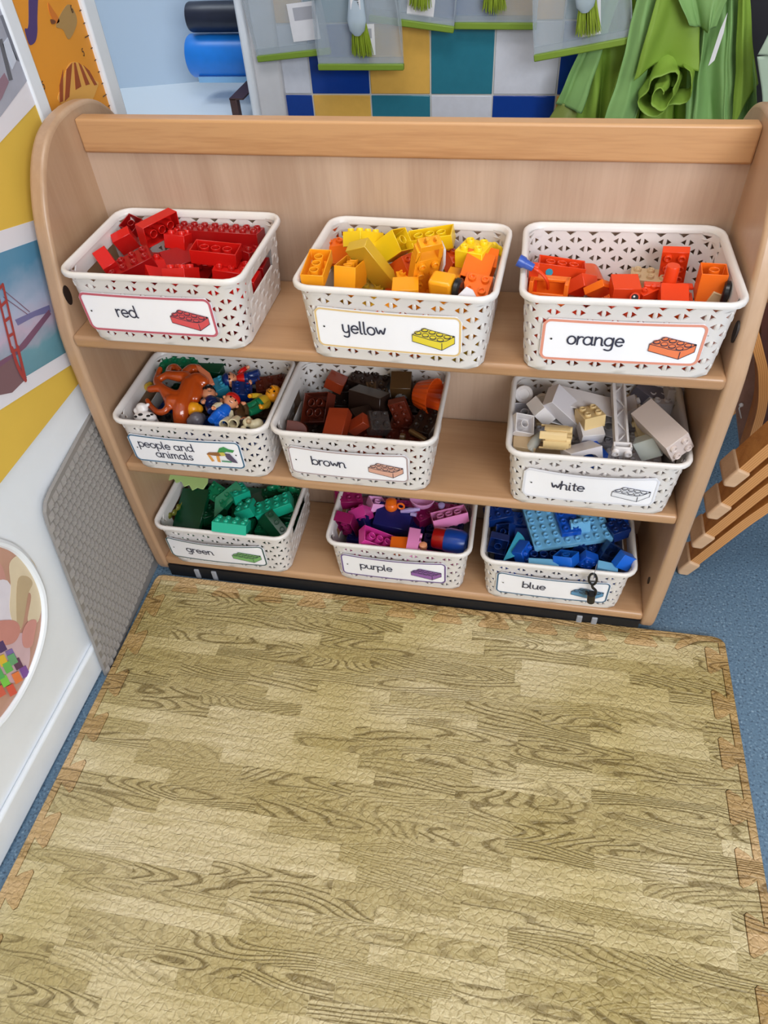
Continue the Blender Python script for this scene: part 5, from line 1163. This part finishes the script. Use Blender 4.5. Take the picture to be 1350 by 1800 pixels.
t = empty('toy_binoculars', b2(560, 980, .09), 'pair of tan toy tubes at the front rim of the people basket', 'toy piece')
for (u, v) in ((455, 985), (590, 970)):
    a_, b_ = b2(u, v, .092), b2(u+60, v-60, .086); dv = b_-a_; m = MB(); m.tube([a_, b_], [.0085, .0075], 18, False); m.tube([a_, a_+dv*.01, a_+dv*.5], [.0085, .0062, .006], 18, False); world_child(m.build('tube', P['cream']), t)
t = empty('toy_dog', b2(860, 980, .086), 'white toy dog with tan patches at the front right of the people basket', 'toy animal'); m = MB()
for (u, v, z, r) in ((800, 950, .088, .008), (900, 990, .084, .009), (960, 970, .084, .009), (740, 1040, .086, .005), (820, 890, .092, .004)): m.ball(b2(u, v, z), r, 10)
o = m.build('body', P['cream'], merge=False); remesh(o, .0013, 3); world_child(o, t)
m = MB(); m.ball(b2(820, 935, .094), .0045, 8); world_child(m.build('patch', P['tan']), t)
loose((4, 3, 1), 'green', 318, 640, Z2+.085, (15, 0, 5), 'green stud piece at the back of the people basket', 'green pieces in the people basket')
loose((3, 2, 1), 'dgreen', 372, 645, Z2+.08, (20, 0, -6), 'dark green brick at the back behind the bark flap', 'green pieces in the people basket', 'smooth')
loose((2, 2, 1), 'dblue', 425, 690, Z2+.075, (5, 15, 20), 'dark blue brick under the figure in the red shirt', 'loose pieces in the people basket')
loose((2, 2, 1), 'cyan', 385, 682, Z2+.072, (5, -10, 30), 'teal brick right of the bark flap', 'loose pieces in the people basket')
loose((3, 2, 1), 'brown', 477, 680, Z2+.07, (10, 0, 20), 'dark red-brown brick in the back right corner of the people basket', 'loose pieces in the people basket')
b = BOBJ['people and animals']; R = b.rotation_euler.to_matrix(); random.seed(5)
for ly in range(2):
    for i in range(3):
        for j in range(4):
            p = Vector(((i-1)*.0715, (j-1.5)*.041, .004+ly*.0262)); c = random.choice(('dgreen', 'dblue', 'dbrown', 'olive', 'black'))
            place(brick_data(4, 2, 1), 'building_brick', c, b.location+R @ p, (0, 0, b.rotation_euler.z+random.uniform(-.04, .04)), .94, 'buried dark brick under the figures in the people and animals basket', 'buried bricks in the people basket')
# ------------------------------------------------------------------ dustpans and brushes on the tiled wall
M_PAN = mat('frosted_plastic', rgb(196, 208, 218), .18, .5, alpha=.34); M_LIP = mat('green_rubber', rgb(122, 150, 46), .5); M_LBL = mat('white_sticker', rgb(226, 224, 228), .5, noise=.05, nscale=60)
def dustpan(l, r, Y, label, sticker):
    A, B = py(*l, Y), py(*r, Y); w = (B-A).length; ang = math.atan2(B.z-A.z, B.x-A.x); w_ = w/2; hgt = .24
    t = empty('dustpan', (A+B)/2, label, 'dustpan', 'clear dustpans hanging on the tiles', rot=(0, -ang, 0))
    out = [(-w_, .012), (-w_*.99, .06), (-w_*.95, .12), (-w_*.84, .18), (-w_*.55, .225), (w_*.55, .225), (w_*.84, .18), (w_*.95, .12), (w_*.99, .06), (w_, .012)]
    m = MB(); m.prism(out, -.001, .001, 'y')
    for i in range(len(out)-1):
        (x0, z0), (x1, z1) = out[i], out[i+1]; dp = lambda z: -.004-.036*min(1, z/.16)
        n = Vector((x1-x0, z1-z0)).normalized(); k = Vector((-n.y, n.x))*-.002
        m.add([(x0, -.001, z0), (x1, -.001, z1), (x1, dp(z1), z1), (x0, dp(z0), z0), (x0+k.x, -.001, z0+k.y), (x1+k.x, -.001, z1+k.y), (x1+k.x, dp(z1), z1+k.y), (x0+k.x, dp(z0), z0+k.y)], [(0, 1, 2, 3), (7, 6, 5, 4), (3, 2, 6, 7)])
    m.box(-w_, w_, -.006, .001, .0115, .024)
    m.build('pan', M_PAN, t, merge=False, smooth=30)
    m = MB(); m.box(-w_-.001, w_+.001, -.010, .003, 0, .0125); bevel(m.build('rubber_lip', M_LIP, t), .002)
    if sticker:
        x0, x1, z0, z1 = sticker; m = MB(); m.box(x0, x1, -.0022, -.0012, z0, z1); s = m.build('sticker', M_LBL, t)
        m = MB(); m.box(x0+.012, x1-.006, -.0026, -.0023, z0+(z1-z0)*.55, z1-.008); m.build('sticker_print', mat('grey_print_2', rgb(170, 170, 178), .6), s)
    return t
def brush(u, v, u2, v2, Y, label, barcode=False, ln=.17):
    A = py(u, v, Y); B = py(u2, v2, Y); d = (A-B); L = d.length; d.normalize()          # A = tip of the bristles, B = upper handle
    up = -d; M = frame(A, up, Vector((0, -1, 0)))
    t = empty('hand_brush', (0, 0, 0), label, 'brush', 'green-bristled hand brushes in the dustpans'); t.matrix_world = M
    m = MB(); m.tube([(0, .012, .042), (0, .014, .05), (0, .014, .068), (0, .014, .09), (0, .014, .13), (0, .014, .22)], [.008, .0165, .0205, .0175, .0125, .011], 20)
    for i, v_ in enumerate(m.v): m.v[i] = Vector((v_.x, .014+(v_.y-.014)*.5, v_.z))
    m.build('handle', mat('frosted_handle', rgb(196, 212, 226), .2, .5, alpha=.75), t)
    m = MB(); random.seed(int(u))
    for k in range(90):
        x = random.uniform(-.019, .019); y = random.uniform(-.004, .010); e = random.uniform(-.004, .006)+abs(x)*.25
        m.tube([(x*.75+.004, .008+y*.3, .062), (x*1.05+.006, .004+y, .03), (x*1.25+.008+random.uniform(-.002, .002), .002+y*1.2, e)], [.0013, .0012, .0006], 4, False)
    m.build('bristles', mat('green_bristle', rgb(136, 158, 30), .6, noise=.2, nscale=200), t, merge=False)
    if barcode:
        m = MB(); m.box(-.0105, .0105, .0208, .0214, .088, .142); s = m.build('barcode_sticker', M_LBL, t); m = MB(); random.seed(3)
        z = .094
        while z < .137: h = random.uniform(.0006, .0022); m.box(-.002, .007, .0214, .0218, z, z+h); z += h+random.uniform(.0007, .002)
        m.build('bars', M_DK, s)
    return t
dustpan((456, 108), (582, 94), .872, 'leftmost clear dustpan, tilted, with a square white sticker', (.005, .068, .03, .10))
dustpan((562, 122), (710, 122), .848, 'level clear dustpan holding the brush with the barcode sticker', (-.002, .034, .028, .085))
dustpan((650, 37), (797, 57), .868, 'clear dustpan tilted down to the right, above the yellow tile', (-.012, .045, .022, .08))
dustpan((800, 50), (942, 51), .885, 'level clear dustpan farthest back, right of the one tilted down to the right', None)
dustpan((940, 107), (1110, 75), .80, 'rightmost clear dustpan, tilted up to the right over the green aprons', (.0, .036, .026, .10))
brush(632, 98, 629, 20, .838, 'hand brush with a barcode sticker on its pale handle', True)
brush(731, 15, 738, -60, .855, 'hand brush with only its green tip showing, above the yellow tile')
brush(862, 22, 868, -60, .872, 'hand brush in the dustpan farthest back, only its bristles in view')
brush(1026, 62, 1030, -20, .785, 'hand brush in the rightmost dustpan beside the green aprons')
# ------------------------------------------------------------------ green aprons
def clothmat(name, c):
    m = mat(name, c, .5, .35, noise=.14, nscale=9, bump=.35, bscale=26); return m
M_AP = clothmat('green_apron_cloth', rgb(132, 164, 62)); M_AP2 = clothmat('blue_green_apron_cloth', rgb(132, 172, 104))
random.seed(11)
from mathutils import noise as mnoise
def drape(name, top, bot, Y0, m_, par, folds, amp, seed, sag=0, nu=90, nv=36, twist=0):
    # top / bottom: image-plane polylines (u, v) turned into points at depth Y0; folds deepen towards the hem
    random.seed(seed); ph_ = [random.uniform(0, 6.28) for _ in range(6)]
    TP_ = [py(*p, Y0) for p in top]; BT_ = [py(*p, Y0) for p in bot]
    def samp(Pl, s):
        x = s*(len(Pl)-1); i = min(int(x), len(Pl)-2); return Pl[i].lerp(Pl[i+1], x-i)
    m = MB(); v = []
    for j in range(nv+1):
        b = j/nv
        for i in range(nu+1):
            a = i/nu; p = samp(TP_, a).lerp(samp(BT_, a), b)
            q = a*folds*2*PI; g = math.sin(q+ph_[0]+.9*b)+.45*math.sin(1.7*q+ph_[1]-1.4*b)+.12*math.sin(3.9*q+ph_[2]+2*b)
            g = 2/PI*math.asin(max(-1, min(1, g/1.3)))*1.5
            dy = amp*(.55+.6*b)*g; dx = amp*.55*math.cos(q+ph_[3]+1.5*b)
            nz = mnoise.noise_vector(Vector((p.x*9+seed*3.7, p.z*6, seed)))*.010+mnoise.noise_vector(Vector((p.x*26+seed*1.3, p.z*17, seed+5)))*.004
            p = p+Vector((nz.x*(.2+.8*b), nz.y*.9-.002, nz.z*.6*(1-b)))
            v.append((p.x+dx*(.3+b*.7), p.y+dy, p.z+.002*math.sin(q+ph_[4])*(1-b)))
    w1 = nu+1
    m.add(v, [(j*w1+i, j*w1+i+1, (j+1)*w1+i+1, (j+1)*w1+i) for j in range(nv) for i in range(nu)])
    o = m.build(name, m_, smooth=80, merge=False); so = o.modifiers.new('thickness', 'SOLIDIFY'); so.thickness = .0012; so.offset = 0
    if par: world_child(o, par)
    return o
ap1 = empty('apron', py(1030, 100, .83), 'leftmost green apron behind the dustpan, with loose strap ends hanging', 'apron', 'green aprons on hooks')
drape('apron_skirt', [(1040, -30), (1120, -40)], [(1005, 230), (1118, 235)], .845, M_AP, ap1, 2.2, .012, 1)
drape('strap', [(1056, -10), (1090, -10)], [(978, 182), (1018, 196)], .825, M_AP2, ap1, .7, .006, 2, nu=30)
drape('strap', [(985, 178), (1016, 188)], [(958, 215), (1010, 224)], .828, clothmat('worn_apron_cloth', rgb(120, 132, 62)), ap1, .6, .006, 3, nu=24, nv=14)
ap2 = empty('apron', py(1150, 100, .80), 'middle green apron with its waist rolled into a bunched knot', 'apron', 'green aprons on hooks')
drape('apron_skirt', [(1128, -40), (1205, -40)], [(1062, 232), (1218, 236)], .815, M_AP, ap2, 2.4, .014, 4)
drape('apron_flap', [(1160, -40), (1236, -40)], [(1112, 138), (1160, 112), (1220, 124)], .775, M_AP, ap2, .8, .010, 5, nu=40)
drape('apron_fold', [(1176, -50), (1300, -50)], [(1216, 42), (1236, 56), (1262, 48)], .76, M_AP2, ap2, 1.2, .009, 6, nu=50, nv=20)
drape('apron_fold', [(1128, -40), (1172, -40)], [(1062, 226), (1110, 228)], .785, M_AP2, ap2, .8, .008, 7, nu=40)
# bunched roll: spiral of cloth seen end on
c = py(1166, 160, .765); m = MB(); v = []; nt_, nw = 70, 10
for i in range(nt_+1):
    a = i/nt_; th_ = a*4.3*PI; r = .006+.046*a*(1+.22*math.sin(2.5*th_+1)+.10*math.sin(5.3*th_))
    for j in range(nw+1):
        b = j/nw; v.append((c.x+r*math.cos(th_)*1.05+.010*(b-.5), c.y-.030*(1-a)+(b-.15)*.06*(1+.3*math.sin(3*th_)), c.z+r*math.sin(th_)*1.0+.02*b))
        nv_ = mnoise.noise_vector(Vector((v[-1][0]*30, v[-1][1]*30, v[-1][2]*30)))*.009; v[-1] = tuple(Vector(v[-1])+nv_)
m.add(v, [(i*(nw+1)+j, i*(nw+1)+j+1, (i+1)*(nw+1)+j+1, (i+1)*(nw+1)+j) for i in range(nt_) for j in range(nw)])
o = m.build('bunched_roll', M_AP, smooth=50, merge=False); so = o.modifiers.new('thickness', 'SOLIDIFY'); so.thickness = .0014; so.offset = 0; world_child(o, ap2)
ap3 = empty('apron', py(1280, 100, .79), 'rightmost green apron in long folds with a white tag', 'apron', 'green aprons on hooks')
drape('apron_skirt', [(1226, -40), (1310, -40)], [(1196, 236), (1330, 236)], .79, M_AP2, ap3, 2.3, .014, 8)
drape('apron_edge', [(1296, -40), (1316, -40)], [(1284, 236), (1332, 150)], .775, M_AP, ap3, .7, .008, 9, nu=30)
q = [py(1279, 22, .768), py(1272, 58, .766), py(1256, 106, .766), py(1245, 116, .766), py(1266, 52, .768)]
m = MB(); m.add([tuple(p) for p in q]+[tuple(p+Vector((0, .0008, 0))) for p in q], [tuple(range(5)), tuple(range(5, 10))[::-1]]+[(i, (i+1) % 5, 5+(i+1) % 5, 5+i) for i in range(5)]); world_child(m.build('care_tag', MATS['white_sticker']), ap3)
zr = py(1165, -44, .82).z
o = MB().box(py(1030, 0, .88).x-.02, 1.22, .889, .9, zr-.012, zr+.03).build('coat_rail', mat('dark_wood', rgb(70, 44, 40), .5)); bevel(o, .003)
for k, x_ in enumerate((py(1075, -40, .86).x, py(1165, -40, .82).x, py(1270, -40, .8).x, py(1404, 10, .70).x)):
    ye = .70 if k == 3 else .79-.01*k
    mm = MB(); mm.tube([(x_, .888, zr+.005), (x_, ye+.02, zr), (x_, ye, zr+.014)], .004, 8); h = mm.build('peg', mat('dark_wood', rgb(70, 44, 40), .5), o)
tag(o, 'dark wooden coat rail with pegs holding up the green aprons', 'coat rail')
pa = py(1345, 100, .74)
gl = empty('apron', pa, 'pale grey-green apron at the far right edge beside the shelf top', 'apron', None)
drape('apron_skirt', [(1368, 20), (1440, 10)], [(1331, 96), (1440, 90)], .70, mat('pale_green_cloth', rgb(168, 188, 168), .6), gl, .8, .004, 12, nu=30, nv=20)
drape('apron_skirt', [(1331, 96), (1440, 90)], [(1342, 240), (1440, 240)], .70, mat('pale_green_cloth', rgb(168, 188, 168), .6), gl, .8, .004, 12, nu=30, nv=20)
p_ = py(1404, 10, .70); m = MB(); m.tube([(p_.x-.03, .70, p_.z), (p_.x, .705, zr+.004), (p_.x+.03, .70, p_.z)], .004, 6); world_child(m.build('neck_strap', MATS['pale_green_cloth']), gl)
# ------------------------------------------------------------------ stack of wooden chairs at the right
M_BENT = wood('bent_beech', rgb(206, 140, 74), rgb(170, 104, 48), 'X', .3, 30, .4); M_CAP = wood('pale_foot', rgb(222, 184, 148), rgb(200, 160, 124), 'X', .45, 20, .3); M_SEAT = wood('brown_seat', rgb(184, 150, 138), rgb(160, 128, 116), 'Y', .4, 12, .3)
def lam(name):
    if name in MATS: return MATS[name]
    m = bpy.data.materials.new(name); m.use_nodes = True; nt = m.node_tree; b = nt.nodes['Principled BSDF']; tc = nt.nodes.new('ShaderNodeTexCoord'); sp = nt.nodes.new('ShaderNodeSeparateXYZ'); nt.links.new(tc.outputs['UV'], sp.inputs[0])
    fr = nt.nodes.new('ShaderNodeMath'); fr.operation = 'MULTIPLY'; fr.inputs[1].default_value = 5; nt.links.new(sp.outputs['Y'], fr.inputs[0]); f2 = nt.nodes.new('ShaderNodeMath'); f2.operation = 'FRACT'; nt.links.new(fr.outputs[0], f2.inputs[0])
    nt.links.new(ramp_between(nt, f2.outputs[0], [(0, rgb(150, 92, 44)), (.15, rgb(196, 136, 78)), (.85, rgb(214, 156, 96)), (1, rgb(160, 100, 50))]), b.inputs['Base Color']); b.inputs['Roughness'].default_value = .35; MATS[name] = m; return m
M_LAM = lam('laminated_edge')
def strip(pts, y0, y1, th, mats, name, parent, i0=0, i1=None):
    # bent laminated strip: path in (x, z), constant width along y, thickness th; edge faces carry the lamination lines
    q = catmull([Vector((p[0], p[1])) for p in pts], 8, False); n = len(q); me = bpy.data.meshes.new(name); V = []; F = []; MI = []; UV = []
    for i in range(n):
        t_ = (q[min(i+1, n-1)]-q[max(i-1, 0)]).normalized(); nn = Vector((-t_.y, t_.x))*th/2
        for s, y in ((1, y0), (1, y1), (-1, y1), (-1, y0)): p_ = q[i]+nn*s; V.append((p_.x, y, p_.y))
    for i in range(n-1):
        for k in range(4): F.append((i*4+k, i*4+(k+1) % 4, (i+1)*4+(k+1) % 4, (i+1)*4+k)); MI.append(1 if k in (1, 3) else 0); UV.append([(0, {0: 1, 1: 1, 2: 0, 3: 0}[kk]) for kk in (k, (k+1) % 4, (k+1) % 4, k)])
    F += [(0, 1, 2, 3), ((n-1)*4+3, (n-1)*4+2, (n-1)*4+1, (n-1)*4)]; MI += [0, 0]; UV += [[(0, .5)]*4]*2
    me.from_pydata(V, [], F); uvl = me.uv_layers.new(); k = 0
    for f, uv in zip(me.polygons, UV):
        f.material_index = MI[f.index]; f.use_smooth = True
        for li, u_ in zip(f.loop_indices, uv): uvl.data[li].uv = u_
    me.set_sharp_from_angle(angle=math.radians(40))
    for mm in mats: me.materials.append(mm)
    bm = bmesh.new(); bm.from_mesh(me); bmesh.ops.recalc_face_normals(bm, faces=bm.faces); bm.to_mesh(me); bm.free()
    o = bpy.data.objects.new(name, me); COL.objects.link(o); o.parent = parent; return o
LEG = [(.0, .006), (.036, .085), (.078, .172), (.125, .243), (.185, .268), (.275, .272)]
def chair(k, label):
    t = empty('wooden_chair', (.990+.0040*k, .058-.004*k, .083*k), label, 'chair', 'stacked bentwood chairs')
    for y in (-.022, .268):
        strip(LEG, y, y+.046, .019, [M_BENT, M_LAM], 'leg', t); lg = COL.objects[-1] if False else None
        c = [(-.013, -.010), (.0, .006), (.022, .038)]
        m = MB(); a = Vector((.0, .006)); d = Vector((.036, .079)).normalized(); n = Vector((-d.y, d.x))
        def pt(s, w): p_ = a+d*s+n*w; return (p_.x, p_.y)
        poly = [pt(-.006, -.013), pt(.034, -.0125), pt(.034, .0125), pt(.0, .013), pt(-.008, .006)]; zmin = min(p_[1] for p_ in poly)
        poly = [(x, z-zmin) if False else (x, max(z, 0.0)) for x, z in poly]
        m.prism(poly, y-.004, y+.050, 'y'); bevel(m.build('foot', M_CAP, t), .004, 3)
        strip([(.275, .272), (.36, .272), (.43, .255), (.475, .19), (.52, .10), (.545, .006)], y, y+.046, .019, [M_BENT, M_LAM], 'leg', t)
    strip([(.24, .290), (.33, .284), (.44, .288), (.50, .300)], -.02, .31, .010, [M_SEAT, M_LAM], 'seat', t)
    strip([(.49, .30), (.525, .38), (.545, .47), (.55, .52)], -.005, .295, .010, [M_SEAT, M_LAM], 'backrest', t)
    return t
for k, lb in enumerate(('lowest bentwood chair of the stack right of the shelf, foot on the floor', 'bentwood chair second from the bottom of the stack', 'bentwood chair third from the bottom of the stack', 'topmost of the four stacked bentwood chairs in view')): chair(k, lb)
# bent arm frame and brown panel standing behind the stacked legs
t = empty('bentwood_stool', (1.1, .2, 0), 'bentwood frame with a brown side panel behind the stacked chairs', 'stool')
YB = .20
def pxl(pts, Y): return [(py(u, v, Y).x, py(u, v, Y).z) for u, v in pts]
o = strip(pxl([(1318, 560), (1331, 610), (1338, 645), (1337, 700), (1324, 750), (1308, 800), (1300, 850)], YB), YB-.02, YB+.02, .015, [M_BENT, M_LAM], 'bent_frame', None); world_child(o, t)
o = MB().prism(pxl([(1322, 615), (1334, 655), (1330, 720), (1314, 780), (1305, 805), (1301, 790), (1295, 735), (1292, 690), (1300, 640)], .235), .235, .249, 'y').build('side_panel', M_SEAT); bevel(o, .003); world_child(o, t)
o = MB().prism(pxl([(1338, 540), (1420, 540), (1420, 800), (1330, 770), (1338, 700)], .30), .30, .315, 'y').build('dark_panel', wood('dark_chair', rgb(96, 50, 34), rgb(70, 34, 24), 'Z', .4)); world_child(o, t)
p = py(1303, 712, .23); m = MB(); m.ball(p, .004, 10); m.tube([p, py(1299, 718, .228), py(1303, 735, .228)], .0012, 6); o = m.build('cable_tie', M_TRIM); tag(o, 'small white cable tie on the brown panel right of the shelf', 'cable tie')
bpy.context.view_layer.update()
